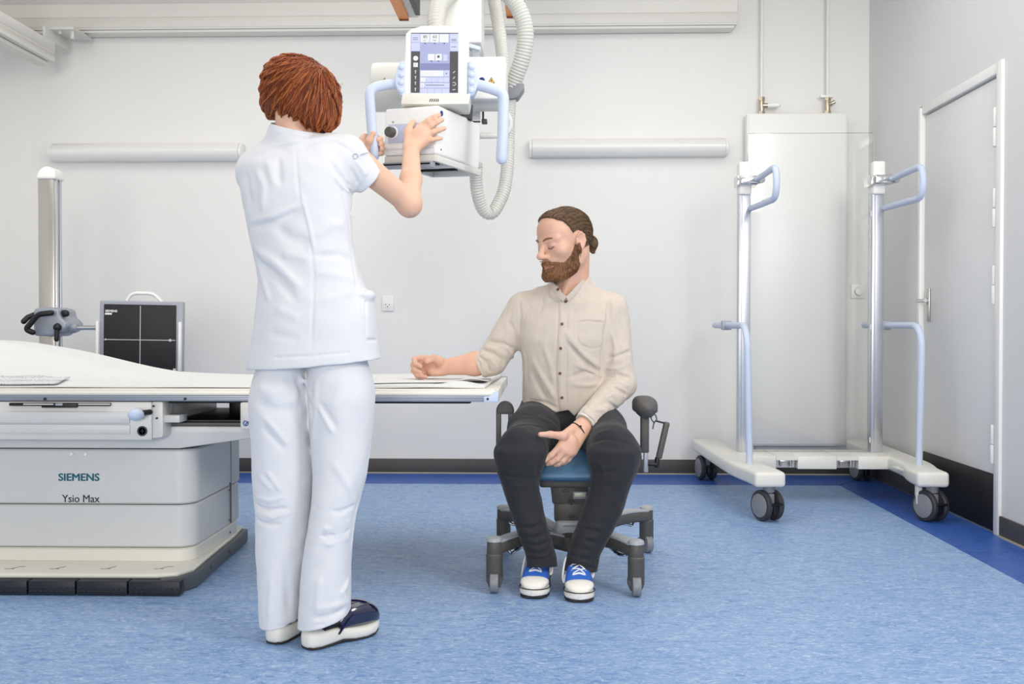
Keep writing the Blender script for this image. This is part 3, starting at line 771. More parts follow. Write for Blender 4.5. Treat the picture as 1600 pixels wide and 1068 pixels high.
# ------------------------------------------------------------------ ceiling-hung x-ray tube unit
ux = thing('x_ray_tube_unit', 'white ceiling-hung x-ray tube unit with touch screen and pale blue handles', 'x-ray unit', (-.35, 3.5, 1.45))
ca, cb = P(700, 60, 3.78), P(752, 60, 3.78)
m = MB(); m.bb((ca.x - .03, 3.78, 1.95), (cb.x, 4.0, 2.98), .008, 3)
build(m, 'telescopic_column', M['white_metal'], ux)
m = MB(); m.bb((ca.x - .055, 3.82, 2.25), (cb.x - .02, 4.05, 2.98), .006, 2); build(m, 'inner_column', M['white_metal'], ux)
q = P(744, 86, 3.77); m = MB(); m.box((q.x, 3.77, q.z), (.03, .05, .055), None, .004)
build(m, 'column_latch', M['grey_blue'], ux)
q = P(744, 76, 3.77); build(MB().box((q.x - .004, 3.76, q.z - .002), (.045, .05, .014), (0, .3, 0), .003), 'latch_cover', M['lblue'], ux)
# tube housing: horizontal cylinder with stepped ends
za = P(690, 136, 3.68).z; xl, xr = P(583, 136, 3.68).x, P(793, 136, 3.68).x
m = MB(); R = .087
m.lathe([(.05, 0), (R - .012, 0), (R - .003, .004), (R, .012), (R, .19), (R + .003, .195), (R + .003, xr - xl - .195), (R, xr - xl - .19), (R, xr - xl - .010), (R - .004, xr - xl - .003), (R - .012, xr - xl), (.05, xr - xl)], (xl, 3.68, za), (1, 0, 0), 48)
build(m, 'tube_housing', M['housing'], ux)
m = MB(); m.bb((xl + .27, 3.583, za - .065), (xr - .004, 3.76, za + .083), .006, 3); build(m, 'housing_cover', M['white'], ux)
build(MB().bb((xl + .15, 3.66, 1.64), (xr - .15, 3.86, 1.97), .012, 3), 'swivel_block', M['white'], ux)
def warn(px, py, Y):
    q = P(px, py, Y); s = .0115
    m = MB(); m.prism([(q.x - s, q.z - s * .7), (q.x + s, q.z - s * .7), (q.x, q.z + s)], Y - .001, Y + .001, 'XZ', 0)
    w = build(m, 'warning_sign', M['warn'], ux)
    m = MB(); m.tube([(q.x - s, Y - .0012, q.z - s * .7), (q.x + s, Y - .0012, q.z - s * .7), (q.x, Y - .0012, q.z + s), (q.x - s, Y - .0012, q.z - s * .7)], .0013, 6); m.box((q.x, Y - .0015, q.z), (.0025, .001, .008), None, 0)
    build(m, 'sign_border', M['ink'], w)
warn(601, 127, 3.5875); warn(768, 126, 3.5815)
q = P(753, 125, 3.582)
m = MB(); m.lathe([(.006, 0), (.006, .0015), (.010, .0015), (.010, 0)], (q.x, 3.583, q.z), (0, -1, 0)); m.box((q.x + .002, 3.582, q.z), (.005, .001, .011), (0, .5, 0), 0)
build(m, 'round_emblem', M['blue_ink'], ux)
# display head, leaning back a little
tilt = math.radians(6); SY = 3.385
sc_c = P(679.5, 100, SY)
rt = Euler((-tilt, 0, math.radians(2)))
RM = rt.to_matrix()
def Sd(x, y, z): return sc_c + RM @ Vector((x, y, z))
k = SY / F   # metres per pixel at the screen
def Sp(px, py, y=0): return Sd((px - 679.5) * k, y, (100 - py) * k)
m = MB()
poly = [(-49 * k, -48 * k), (51 * k, -48 * k), (53 * k, 50 * k), (44 * k, 57 * k), (20 * k, 62.5 * k), (-20 * k, 62.5 * k), (-38 * k, 57 * k), (-46 * k, 50 * k)]
t = MB(); t.prism(poly, .002, .06, 'XZ', .006, 3)
bmesh.ops.transform(t.bm, matrix=Matrix.Translation(sc_c) @ RM.to_4x4(), verts=t.bm.verts); m.merge(t.bm)
disp = build(m, 'display_housing', M['white'], ux)
t = MB(); t.prism([(-52 * k, -66 * k), (53 * k, -66 * k), (56 * k, -49 * k), (-50 * k, -49 * k)], -.012, .10, 'XZ', .004, 2)
bmesh.ops.transform(t.bm, matrix=Matrix.Translation(sc_c) @ RM.to_4x4(), verts=t.bm.verts)
build(t, 'display_chin', M['cream'], disp)
m = MB()
for i in range(5): m.box(Sp(673 + i * 3.1, 160, -.012), (.0022, .004, .010), RM @ Matrix.Rotation(.25, 3, 'Y'), 0)
build(m, 'vent_slot', M['black'], disp)
ZS = [0]
def tile(x0, y0, x1, y1, mt, name='screen_tile', lift=.0006):
    c = Sp((x0 + x1) / 2, (y0 + y1) / 2, -lift)
    return build(MB().box(c, ((x1 - x0) * k, .0006, (y1 - y0) * k), rt, 0), name, M[mt], disp, 0)
tile(642, 50, 716, 151, 'scr', 'screen', .0)
tile(642, 50, 716, 51.2, 'scrk', 'screen_edge')
tile(642.5, 80, 656, 146, 'scr3', 'side_bar'); tile(702.8, 80, 715.7, 146, 'scr3', 'side_bar')
for x in (656.7, 671.7, 686.7): tile(x, 52, x + 14, 65.5, 'scr4')
tile(642.5, 51.5, 656, 65, 'scr5'); tile(703, 51.5, 716, 65, 'scr5'); tile(703, 66, 716, 79, 'scr5'); tile(642.5, 66, 656, 79, 'scr5')
tile(668.5, 84, 678.8, 94.5, 'scr4'); tile(680, 84, 690.3, 94.5, 'scr4'); tile(692.5, 85, 699, 95, 'scr5')
tile(657, 99, 702.5, 109.5, 'scr2')
tile(657, 110.5, 693, 120, 'scr4'); tile(694, 110.5, 702, 120, 'scr5')
for x in range(5): tile(657 + x * 9.1, 121.5, 657 + x * 9.1 + 8.6, 129, 'scr4' if x < 1 else 'scr5')
tile(657, 130.5, 663.5, 138, 'scr4'); tile(664.2, 130.5, 702.5, 138, 'scr5')
for x in range(4): tile(657 + x * 11.4, 139.5, 657 + x * 11.4 + 10.6, 146, 'scr5')
tile(642, 146.5, 716, 151, 'scr4', 'status_bar')
rX = RM @ Vector((1, 0, 0)); rZ = RM @ Vector((0, 0, 1))
def st_(s, px, py, size, mt='scrk', al='LEFT'): return text(s, Sp(px, py, -.0011), size * k, M[mt], disp, rX, rZ, 0, 'screen_text', align=al, ext=.0001)
st_('85', 661, 58.5, 6.5); st_('63', 676, 58.5, 6.5); st_('kV', 662, 63, 3); st_('mAs', 676, 63, 3)
st_('?', 647.6, 104, 7, 'scrk'); st_('Manual', 667, 150, 4); st_('i', 659.5, 136.5, 5)
m = MB()
for px, py in ((664, 67.2), (679, 67.2), (694, 67.2), (674, 95.5), (685, 95.5), (697.5, 115.5)):
    t = MB(); t.prism([(-1.6 * k, .9 * k), (1.6 * k, .9 * k), (0, -1.1 * k)], -.0012, -.0008, 'XZ', 0)
    bmesh.ops.transform(t.bm, matrix=Matrix.Translation(Sp(px, py)) @ RM.to_4x4(), verts=t.bm.verts); m.merge(t.bm)
m.box(Sp(685, 88.3, -.001), (3.4 * k, .0006, 3.6 * k), rt, 0)
for py in (60.5, 62.6, 72.5): m.box(Sp(709, py, -.001), (8 * k, .0004, .7 * k), rt, 0)
for py in (58, 61): m.box(Sp(649, py, -.001), (8 * k, .0004, .7 * k), rt, 0)
for x in range(9): m.box(Sp(667 + x * 3.2, 134, -.001), (2.2 * k, .0004, 1.2 * k), rt, 0)
for px in (648, 655, 690, 700, 709): m.box(Sp(px, 149, -.001), (3.4 * k, .0004, 1.3 * k), rt, 0)
build(m, 'screen_marks', M['scrk'], disp, 0)
m = MB()
m.lathe([(.0001, 0), (4 * k, 0), (4 * k, .0004), (.0001, .0004)], Sp(649.5, 91, -.0006), RM @ Vector((0, -1, 0)), 20)
m.box(Sp(649.5, 101.5, -.001), (7 * k, .0004, 7 * k), rt, 0)
for py in (113, 122, 131, 141): m.box(Sp(649.5, py, -.001), (1 * k, .0004, 5 * k), rt, 0); m.box(Sp(649.5, py - 2, -.001), (2.6 * k, .0004, 1 * k), rt, 0)
for py, a in ((113, .8), (122, .9), (141, .2)): m.box(Sp(709.5, py, -.001), (4.5 * k, .0004, 1 * k), RM @ Matrix.Rotation(-a, 3, 'Y'), 0)
m.tube([Sp(709.5 + 2.6 * math.cos(a), 132 + 2.6 * math.sin(a), -.001) for a in np.linspace(-2.4, 2.6, 14)], .5 * k, 5)
build(m, 'screen_icons', M['scr4'], disp, 0)
# side grips with buttons and the two pale blue handles
for s in (-1, 1):
    xg = -46 if s < 0 else 51.5
    poly = [(xg * k, 5 * k), (xg * k, -52 * k + 0 * k), ((xg + s * 9) * k, -50 * k), ((xg + s * 15) * k, -36 * k), ((xg + s * 17) * k, -24 * k), ((xg + s * 13) * k, -6 * k), ((xg + s * 8) * k, 5 * k)]
    if s > 0: poly = poly[::-1]
    t = MB(); t.prism([(a, b) for a, b in poly], -.004, .045, 'XZ', .006, 3)
    bmesh.ops.transform(t.bm, matrix=Matrix.Translation(sc_c) @ RM.to_4x4(), verts=t.bm.verts)
    g = build(t, 'grip_plate', M['lblue'], ux)
    m = MB()
    for i in range(4): m.ball(Sd((xg + s * 5.8) * k, -.004, (-2 - 12.5 * i - 4) * k), (.0105, .007, .0095), 14)
    build(m, 'grip_buttons', M['lblue'], g)
    if s < 0: pp = [(624, 131, 3.40), (600, 132, 3.39), (577, 139, 3.37), (580, 190, 3.345), (585, 243, 3.335)]
    else: pp = [(740, 131, 3.40), (768, 138, 3.40), (787, 146, 3.40), (786, 200, 3.40), (783.5, 248, 3.40)]
    pts = fillet([P(*v) for v in pp], .045, 8)
    rr = .0165 if s < 0 else .0185
    build(MB().bartube(pts, rr, 18), 'handle', M['lblue'], ux)
# collimator box
ang = math.radians(25); e = P(683, 200, 3.315)
RZ = Matrix.Rotation(ang, 3, 'Z') @ Matrix.Rotation(math.radians(-2), 3, 'Y')
cw, cl, ch = .205, .315, .158
zc = (P(683, 164, 3.315).z + P(683, 240, 3.315).z) / 2
o0 = Vector((e.x, e.y, zc))
def Cb(a, b, c): return o0 + RZ @ Vector((a, b, c))   # a: along front face to the left is negative, b: away
RZ = Matrix.Rotation(-ang, 3, 'Z') @ Matrix.Rotation(math.radians(2.0), 3, 'Y') @ Matrix.Rotation(math.radians(-1.5), 3, 'X')
m = MB()
t = MB(); t.prism([(-cw, 0), (0, 0), (0, cl * .62), (-.008, cl * .66), (-.012, cl), (-cw, cl)], -ch / 2, ch / 2, 'XY', .009, 3)
bmesh.ops.transform(t.bm, matrix=Matrix.Translation(o0) @ RZ.to_4x4(), verts=t.bm.verts)
col = build(t, 'collimator', M['white'], ux)
m = MB(); m.box(Cb(-cw * .58, -.001, -.006), (cw * .66, .006, .062), RZ, .002); build(m, 'control_panel', M['lav'], col)
m = MB(); m.box(Cb(-cw * .5, -.001, -.052), (cw * .94, .006, .014), RZ, .004); build(m, 'trim_band', M['white_metal'], col)
m = MB(); m.cyl(Cb(-cw + .036, .0, -.003), Cb(-cw + .036, -.006, -.003), .021, n=28, bev=.002); build(m, 'knob_ring', M['white'], col)
m = MB(); m.cyl(Cb(-cw + .036, -.005, -.003), Cb(-cw + .034, -.028, -.004), .018, .0165, 28, .003); m.box(Cb(-cw + .034, -.030, .004), (.003, .004, .015), RZ, .001); build(m, 'knob', M['knobg'], col)
text('M', Cb(-cw + .033, -.0045, .028), .009, M['ink'], col, RZ @ Vector((1, 0, 0)), RZ @ Vector((0, 0, 1)))
m = MB(); m.lathe([(.006, 0), (.006, .0012), (.0092, .0012), (.0092, 0)], Cb(.0005, .022, .056), RZ @ Vector((1, 0, 0))); m.box(Cb(.001, .022, .056), (.0008, .004, .010), RZ, 0); build(m, 'round_emblem', M['blue_ink'], col)
m = MB(); m.cyl(Cb(-.001, .03, -.06), Cb(.001, .03, -.06), .003, n=10); build(m, 'screw', M['ink'], col)
m = MB(); zb = -ch / 2
m.box(Cb(-cw / 2, .008, zb - .012), (cw - .01, .014, .022), RZ, .002); m.box(Cb(-.008, cl / 2, zb - .012), (.014, cl - .01, .022), RZ, .002); m.box(Cb(-cw + .01, cl / 2, zb - .012), (.014, cl - .01, .022), RZ, .002); m.box(Cb(-cw / 2, cl - .01, zb - .012), (cw - .01, .014, .022), RZ, .002)
build(m, 'accessory_rail', M['housing'], col)
m = MB(); m.box(Cb(-cw / 2, .0, zb - .034), (cw * .92, .026, .02), RZ, .003); build(m, 'front_rail', M['clamp'], col)
m = MB(); m.box(Cb(-cw / 2, .045, zb - .018), (cw * .8, .035, .018), RZ, .004); m.box(Cb(-cw / 2, -.0135, zb - .032), (cw * .86, .002, .005), RZ, 0); m.box(Cb(-cw / 2, cl * .55, zb - .022), (cw * .8, .012, .008), RZ, 0)
build(m, 'filter_slot', M['black'], col)
m = MB(); m.box(Cb(-cw / 2, cl * .36, zb - .008), (cw * .75, .14, .004), RZ, 0); build(m, 'light_window', M['alu'], col)
m = MB(); m.cyl(Cb(-.04, cl * .7, ch / 2), Cb(-.04, cl * .7, ch / 2 + .05), .04, n=24); m.box(Cb(-cw / 2, cl * .55, ch / 2 + .01), (cw * .8, .16, .03), RZ, .004); build(m, 'collimator_neck', M['grey_dk'], col)
# corrugated hoses
def hose(pp, r, name='hose', mt='hose', pitch=.0105, dep=.0026): build(MB().hose(crom([P(*v) for v in pp], 10), r, pitch, dep), name, M[mt], ux, 60)
hose([(682, 60, 3.6), (682, 30, 3.62), (688, 6, 3.68), (708, -12, 3.78), (735, -25, 3.85), (770, -22, 3.85), (800, -2, 3.86), (817, 30, 3.87), (821, 62, 3.88), (814, 98, 3.9), (800, 135, 3.93), (797, 150, 3.94)], .033, pitch=.0115, dep=.0032)
hose([(766, -30, 4.15), (772, 0, 4.14), (779, 40, 4.12), (784, 75, 4.1), (787, 112, 4.08), (789, 140, 4.06)], .027, pitch=.0125)
hose([(797, 150, 3.94), (795, 185, 3.93), (794, 215, 3.92), (793, 255, 3.9), (788, 295, 3.88), (775, 325, 3.86), (765, 333, 3.85), (754, 325, 3.83), (746, 300, 3.8), (744, 275, 3.78), (744, 255, 3.76)], .0255, pitch=.010)
hose([(792, 178, 3.84), (796, 186, 3.84), (797, 196, 3.84), (793, 206, 3.84), (783, 211, 3.83), (760, 212, 3.8), (748, 212, 3.78)], .0115, 'cable_hose', 'hose_w', .006, .0015)
q = P(805, 147, 3.95)
m = MB(); m.prism([(q.x - .05, q.z + .03), (q.x + .035, q.z + .03), (q.x + .035, q.z + .012), (q.x + .012, q.z - .022), (q.x - .01, q.z - .03), (q.x - .05, q.z - .02)], 3.9, 3.98, 'XZ', .004, 2)
m.cyl((q.x + .025, 3.94, q.z + .02), (q.x + .025, 3.94, q.z + .2), .0025, n=8)
build(m, 'hose_bracket', M['hub'], ux)
q = P(757, 190, 3.72); m = MB(); m.box((q.x, 3.72, q.z), (.02, .03, .016), None, .003); m.cyl((q.x - .005, 3.72, q.z), (q.x - .005, 3.72, q.z + .08), .004, n=10); m.box((q.x - .03, 3.72, q.z), (.03, .006, .006), None, .001)
build(m, 'cable_gland', M['grey_dk'], ux)
m = MB(); m.bb((P(735, 0, 3.75).x, 3.72, P(0, 188, 3.75).z), (P(750, 0, 3.75).x, 3.8, za), .004); build(m, 'support_arm', M['white'], ux)

# ------------------------------------------------------------------ work stool of the seated man
CX, CY = .105, 3.80
ch_ = thing('work_stool', 'dark grey wheeled work stool with blue seat under the bearded man', 'chair', (CX, CY, 0))
def caster2(x, y, ztop, rot):
    o = Vector((x, y, 0)); Rz = Matrix.Rotation(rot, 3, 'Z')
    m = MB(); m.lathe([(.024, .125), (.026, .128), (.026, ztop - .02), (.024, ztop - .014)], o, (0, 0, 1), 24)
    c = build(m, 'caster_stem', M['chair'], ch_)
    m = MB(); m.lathe([(.027, .052), (.0285, .056), (.0285, .118), (.029, .12), (.029, .128), (.026, .132)], o, (0, 0, 1), 24)
    t = MB(); t.prism([(-.0285, .056), (.0285, .056), (.0285, .035), (.018, .012), (-.018, .012), (-.0285, .035)], .0, .026, 'XZ', .004); bmesh.ops.transform(t.bm, matrix=Matrix.Translation(o) @ Rz.to_4x4(), verts=t.bm.verts); m.merge(t.bm)
    build(m, 'caster_hood', M['chair'], c)
    m = MB(); ax = Rz @ Vector((1, 0, 0)); m.cyl(o - ax * .0145 + Vector((0, 0, .035)) + Rz @ Vector((0, -.012, 0)), o + ax * .0145 + Vector((0, 0, .035)) + Rz @ Vector((0, -.012, 0)), .035, n=28, bev=.005)
    build(m, 'caster_wheel', M['hub'], c)
    m = MB(); m.lathe([(.0001, ztop + .002), (.018, ztop + .001), (.026, ztop - .004), (.0275, ztop - .014), (.024, ztop - .016)], o, (0, 0, 1), 24)
    build(m, 'cap', M['chair_lt'], c)
arms = [((-.158, 3.485), .188, 0), ((.322, 3.452), .188, 0), ((.425, 4.12), .185, .3), ((-.15, 4.12), .185, -.3)]
for (x, y), zt_, ro in arms:
    caster2(x, y, zt_, ro)
    d = Vector((x - CX, y - CY, 0)); L = d.length; d.normalize(); n = Vector((-d.y, d.x, 0))
    for nm, dz, w, h, mt in (('base_leg', 0, .03, .028, 'chair'), ('leg_cover', .022, .027, .008, 'chair_lt')):
        rings = []
        for i in range(13):
            s = i / 12; p = Vector((CX, CY, 0)) + d * (L * s * .97 + .02)
            zz = .10 + (zt_ - .042 - .10) * (1 - (1 - s) ** 2.0) + .028 * math.sin(PI * s) * .7 + dz
            ww = w * (1.1 - .25 * s); hh_ = h * (1 - .25 * s)
            rings.append([p + n * ww * math.copysign(abs(math.cos(a)) ** .6, math.cos(a)) + Vector((0, 0, zz + hh_ * math.copysign(abs(math.sin(a)) ** .6, math.sin(a)))) for a in np.linspace(0, 2 * PI, 16, endpoint=False)])
        build(MB().loft(rings), nm, M[mt], ch_, 50)
    p = Vector((x, y, 0)) - d * .055
    m = MB(); m.tube(crom([p + Vector((0, 0, .15)), p + n * .015 + Vector((0, 0, .125)) - d * .01, p - d * .04 + Vector((0, 0, .12)), p - d * .09 + Vector((0, 0, .132))], 5), .006, 8)
    build(m, 'brake_cable', M['chrome'], ch_)
m = MB(); m.lathe([(.06, .085), (.075, .09), (.075, .135), (.05, .15)], (CX, CY, 0)); build(m, 'base_hub', M['chair'], ch_)
build(MB().bb((CX - .05, CY - .05, .13), (CX + .05, CY + .06, .195), .012, 3), 'hub_cover', M['chair_lt'], ch_)
m = MB(); m.bb((CX - .055, CY - .045, .19), (CX + .055, CY + .055, .27), .006); build(m, 'column', M['chair'], ch_)
m = MB(); m.prism([(CX - .062, .255), (CX + .066, .255), (CX + .078, .36), (CX - .074, .36)], CY - .055, CY + .06, 'XZ', .006); build(m, 'column_sleeve', M['chair'], ch_)
m = MB(); m.prism([(CX - .108, .335), (CX + .108, .335), (CX + .115, .395), (CX - .115, .395)], 3.62, 3.98, 'XZ', .008, 3); mech = build(m, 'seat_mechanism', M['chair'], ch_)
q = P(906, 773, 3.62)
build(MB().box((q.x, 3.616, q.z), (.048, .006, .026), None, .002), 'display_bezel', M['hub'], mech)
M['lcd'] = mat('lcd_green_grey', 'b3bba4', .3)
build(MB().box((q.x, 3.612, q.z + .002), (.038, .003, .014), None, .001), 'display_window', M['lcd'], mech)
def arrow(px, py, Y, par):
    q = P(px, py, Y); m = MB(); s = .0085
    m.tube([(q.x - s, Y, q.z + s * .6), (q.x + s, Y, q.z + s * .6), (q.x, Y, q.z - s * .8), (q.x - s, Y, q.z + s * .6)], .0012, 6)
    m.tube([(q.x + s * 1.3 * math.cos(a), Y, q.z + s * .3 + s * 1.2 * math.sin(a)) for a in np.linspace(.1, PI - .1, 8)], .0008, 5)
    build(m, 'arrow_mark', M['black'], par)
arrow(884, 770, 3.618, mech)
sl = bpy.data.objects['column_sleeve']
arrow(893, 786, 3.743, sl); arrow(893, 810, 3.743, sl)
build(MB().bb((P(881, 0, 3.74).x, 3.741, P(0, 818, 3.74).z), (P(903, 0, 3.74).x, 3.746, P(0, 816, 3.74).z), 0), 'print_line', M['hub'], sl)
# seat cushion, waterfall front
rings = []
prof = [(0, .395), (.7, .395), (.93, .40), (1.0, .415), (1.0, .435), (.96, .455), (.86, .468), (.5, .474), (.02, .474)]
for f_, z in prof:
    ring = []
    for a in np.linspace(0, 2 * PI, 48, endpoint=False):
        c_, s_ = math.cos(a), math.sin(a)
        x = CX + .225 * f_ * math.copysign(abs(c_) ** .62, c_); y = CY - .02 + .235 * f_ * math.copysign(abs(s_) ** .62, s_)
        drop = .05 * sstep(3.78, 3.52, y) ** 1.6; drop_s = .0
        ring.append(Vector((x, y, z - drop * (1 if z > .43 else .75) + (.012 * abs(c_) ** 3 * f_ if z > .45 else 0))))
    rings.append(ring)
build(MB().loft(rings), 'seat', M['seat'], ch_, 60)
m = MB(); m.prism([(CX - .2, .385), (CX + .2, .385), (CX + .2, .40), (CX - .2, .40)], 3.66, 3.99, 'XZ', .006); build(m, 'seat_plate', M['chair'], ch_)
# right-hand armrest (screen right) with brake lever
q = P(1009, 636, 3.74)
ax_ = q.x
rings = []
for i, s in enumerate(np.linspace(-1, 1, 13)):
    e_ = (1 - abs(s) ** 3.2) ** .45 if abs(s) < 1 else .02; e_ = max(e_, .05)
    rings.append([Vector((ax_ + .043 * e_ * math.copysign(abs(math.cos(a)) ** .7, math.cos(a)) * (1 - .22 * (math.sin(a) < -.3)), 3.78 + .135 * s, q.z + .038 * e_ * math.copysign(abs(math.sin(a)) ** .7, math.sin(a)))) for a in np.linspace(0, 2 * PI, 24, endpoint=False)])
build(MB().loft(rings), 'arm_pad', M['pad'], ch_, 60)
zb_ = P(0, 734, 3.76).z
m = MB(); m.bb((ax_ - .015, 3.76, P(0, 704, 3.76).z), (ax_ + .015, 3.80, q.z - .02), .006); build(m, 'arm_post', M['chair'], ch_)
m = MB(); m.bb((ax_ - .004, 3.765, zb_), (ax_ + .012, 3.79, P(0, 700, 3.76).z), .003); build(m, 'post_rod', M['clamp'], ch_)
m = MB(); m.box((ax_ - .028, 3.79, P(0, 714, 3.8).z), (.035, .05, .055), None, .012, 3); m.box((ax_ - .09, 3.82, P(0, 724, 3.8).z), (.12, .05, .022), None, .004); m.bb((CX + .1, 3.80, .388), (ax_ - .06, 3.85, .40), .003); build(m, 'arm_bracket', M['chair'], ch_)
m = MB(); m.cyl(P(1013, 724, 3.77), P(1027, 725, 3.77), .009, n=12); m.bartube([P(1026, 727, 3.77), P(1027, 716, 3.77)], .009); build(m, 'lever_joint', M['black'], ch_)
m = MB(); a_, b_ = P(1029, 716, 3.77), P(1042, 659, 3.77); m.box((a_ + b_) / 2, (.022, .022, (b_ - a_).length), (0, math.atan2(b_.x - a_.x, b_.z - a_.z), 0), .006, 3); build(m, 'brake_lever', M['chair'], ch_)
m = MB(); m.tube([P(1040, 661, 3.775), P(1024, 657, 3.775)], .0035, 8); m.tube(crom([P(1020, 670, 3.775), P(1022, 660, 3.775), P(1026, 655, 3.775), P(1023, 647, 3.775), P(1018, 650, 3.775), P(1018, 655, 3.775), P(1023, 661, 3.775)], 5), .0022, 6); build(m, 'lever_wire', M['ink'], ch_)
# left arm support (plate with an opening)
xl_ = P(775, 0, 3.86).x; xr_ = P(803, 0, 3.86).x; zt2 = P(0, 625, 3.86).z
w2 = (xr_ - xl_) / 2; xm = (xl_ + xr_) / 2
outer = [(xm + w2, .40), (xm + w2, zt2 - w2 * 1.1)] + [(xm + w2 * math.cos(a), zt2 - w2 * 1.1 + w2 * 1.1 * math.sin(a)) for a in np.linspace(.3, PI - .3, 9)] + [(xm - w2, zt2 - w2 * 1.1), (xm - w2, .40)]
m = MB(); m.prism([(x, z) for x, z in outer if z >= .5] + [(xm - w2, .575), (xm + w2, .575)], 3.85, 3.90, 'XZ', .008, 3)
build(m, 'arm_pad', M['pad'], ch_)
m = MB(); m.bb((xm - w2, 3.852, .43), (xm - w2 * .45, 3.895, .58), .004); m.bb((xm + w2 * .35, 3.852, .43), (xm + w2, 3.895, .58), .004); m.bb((xm - w2, 3.852, .40), (xm + w2, 3.895, .455), .004); m.bb((xm, 3.86, .388), (CX - .1, 3.90, .412), .003)
build(m, 'arm_post', M['chair'], ch_)
# ------------------------------------------------------------------ implicit surfaces for people and clothes
f32 = np.float32
def A(v): return np.array(v, dtype=np.float64)
def smin(a, b, k):
    h = np.maximum(k - np.abs(a - b), 0) / k
    return np.minimum(a, b) - h * h * k * .25
def segdist(p, a, b):
    ab = b - a; t = np.clip(((p - a) @ ab) / max(1e-12, ab @ ab), 0, 1)
    return np.linalg.norm(p - a - t[:, None] * ab, axis=1), t
class Field:
    def __init__(s): s.it = []
    def add(s, fn, lo, hi, k=.01, op='u'): s.it.append((fn, A(lo), A(hi), k, op)); return s
    def rc(s, a, b, r1, r2=None, k=.012, op='u'):
        a, b = A(a), A(b); r2 = r1 if r2 is None else r2; R = max(r1, r2)
        def fn(p):
            d, t = segdist(p, a, b); return d - (r1 + (r2 - r1) * t)
        return s.add(fn, np.minimum(a, b) - R, np.maximum(a, b) + R, k, op)
    def chain(s, pts, rr, k=.008, op='u'):
        rr = rr if hasattr(rr, '__len__') else [rr] * len(pts)
        for i in range(len(pts) - 1): s.rc(pts[i], pts[i + 1], rr[i], rr[i + 1], k, op)
        return s
    def el(s, c, r, R=None, k=.015, op='u'):
        c, r = A(c), A(r if hasattr(r, '__len__') else (r,) * 3); R = np.eye(3) if R is None else A(R)
        e = np.abs(R) @ r
        def fn(p):
            q = (p - c) @ R; k0 = np.linalg.norm(q / r, axis=1); k1 = np.linalg.norm(q / (r * r), axis=1)
            return k0 * (k0 - 1) / np.maximum(k1, 1e-6)
        return s.add(fn, c - e, c + e, k, op)
    def ec(s, a, b, w1, t1, w2, t2, side, k=.015, op='u'):
        "capsule of elliptical section: half width w along side, half thickness t across"
        a, b = A(a), A(b); ab = b - a; L = np.linalg.norm(ab); ax = ab / L
        sd = A(side); sd = sd - ax * (sd @ ax); sd /= np.linalg.norm(sd); ot = np.cross(ax, sd); R = max(w1, w2, t1, t2)
        def fn(p):
            q = p - a; h = q @ ax; t = np.clip(h / L, 0, 1); w = w1 + (w2 - w1) * t; th = t1 + (t2 - t1) * t; m = np.minimum(w, th)
            e = h - t * L; x = q @ sd; y = q @ ot
            k0 = np.sqrt((x / w) ** 2 + (y / th) ** 2 + (e / m) ** 2); k1 = np.sqrt((x / w / w) ** 2 + (y / th / th) ** 2 + (e / m / m) ** 2)
            return k0 * (k0 - 1) / np.maximum(k1, 1e-6)
        return s.add(fn, np.minimum(a, b) - R, np.maximum(a, b) + R, k, op)
    def loft(s, secs, k=.02, op='u', n=2.3):
        "sections (z, cx, cy, rx, ry) of a near-vertical body, smoothly interpolated"
        S_ = A(sorted(secs)); z = S_[:, 0]; zz = np.linspace(z[0], z[-1], 160)
        cols = []
        for c in range(1, 5):
            v = np.interp(zz, z, S_[:, c]); ker = np.hanning(15); ker /= ker.sum()
            vp = np.pad(v, 7, mode='edge'); cols.append(np.convolve(vp, ker, 'valid'))
        lo = [min(cols[0] - cols[2]), min(cols[1] - cols[3]), z[0]]; hi = [max(cols[0] + cols[2]), max(cols[1] + cols[3]), z[-1]]
        def fn(p):
            q = np.clip(p[:, 2], z[0], z[-1]); dz = p[:, 2] - q
            cx, cy, rx, ry = (np.interp(q, zz, c) for c in cols)
            x = np.abs(p[:, 0] - cx) / rx + 1e-9; y = np.abs(p[:, 1] - cy) / ry + 1e-9
            k0 = (x ** n + y ** n) ** (1 / n)
            g = np.sqrt((x ** (n - 1) / rx) ** 2 + (y ** (n - 1) / ry) ** 2) * k0 ** (1 - n)
            d = (k0 - 1) / np.maximum(g, 1e-6)
            return np.where(d > 0, np.sqrt(d * d + dz * dz), np.where(np.abs(dz) > 0, np.abs(dz), d))
        return s.add(fn, lo, hi, k, op)
    def cut(s, pt, nrm, k=.004):
        "keep the side the normal points away from"
        pt, nrm = A(pt), A(nrm) / np.linalg.norm(A(nrm))
        return s.add(lambda p: (p - pt) @ nrm, (-9,) * 3, (9,) * 3, k, 'x')
    def cutbox(s, pt, nrm, lo, hi, k=.004):
        pt, nrm = A(pt), A(nrm) / np.linalg.norm(A(nrm))
        return s.add(lambda p: (p - pt) @ nrm, lo, hi, k, 'xm')
    def fold(s, pts, amp, w):
        pts = A(pts); lo, hi = pts.min(0) - 2.6 * w, pts.max(0) + 2.6 * w
        L = np.concatenate([[0], np.cumsum(np.linalg.norm(np.diff(pts, axis=0), axis=1))]); tot = max(L[-1], 1e-6)
        def fn(p):
            best = np.full(len(p), 9.); u = np.zeros(len(p))
            for i in range(len(pts) - 1):
                d, t = segdist(p, pts[i], pts[i + 1]); m = d < best
                best = np.where(m, d, best); u = np.where(m, (L[i] + t * (L[i + 1] - L[i])) / tot, u)
            return -amp * np.exp(-(best / w) ** 2) * np.clip(np.minimum(u, 1 - u) * 5 + .15, 0, 1)
        return s.add(fn, lo, hi, 0, 'd')
    def disp(s, fn, lo=(-9,) * 3, hi=(9,) * 3): return s.add(fn, lo, hi, 0, 'd')
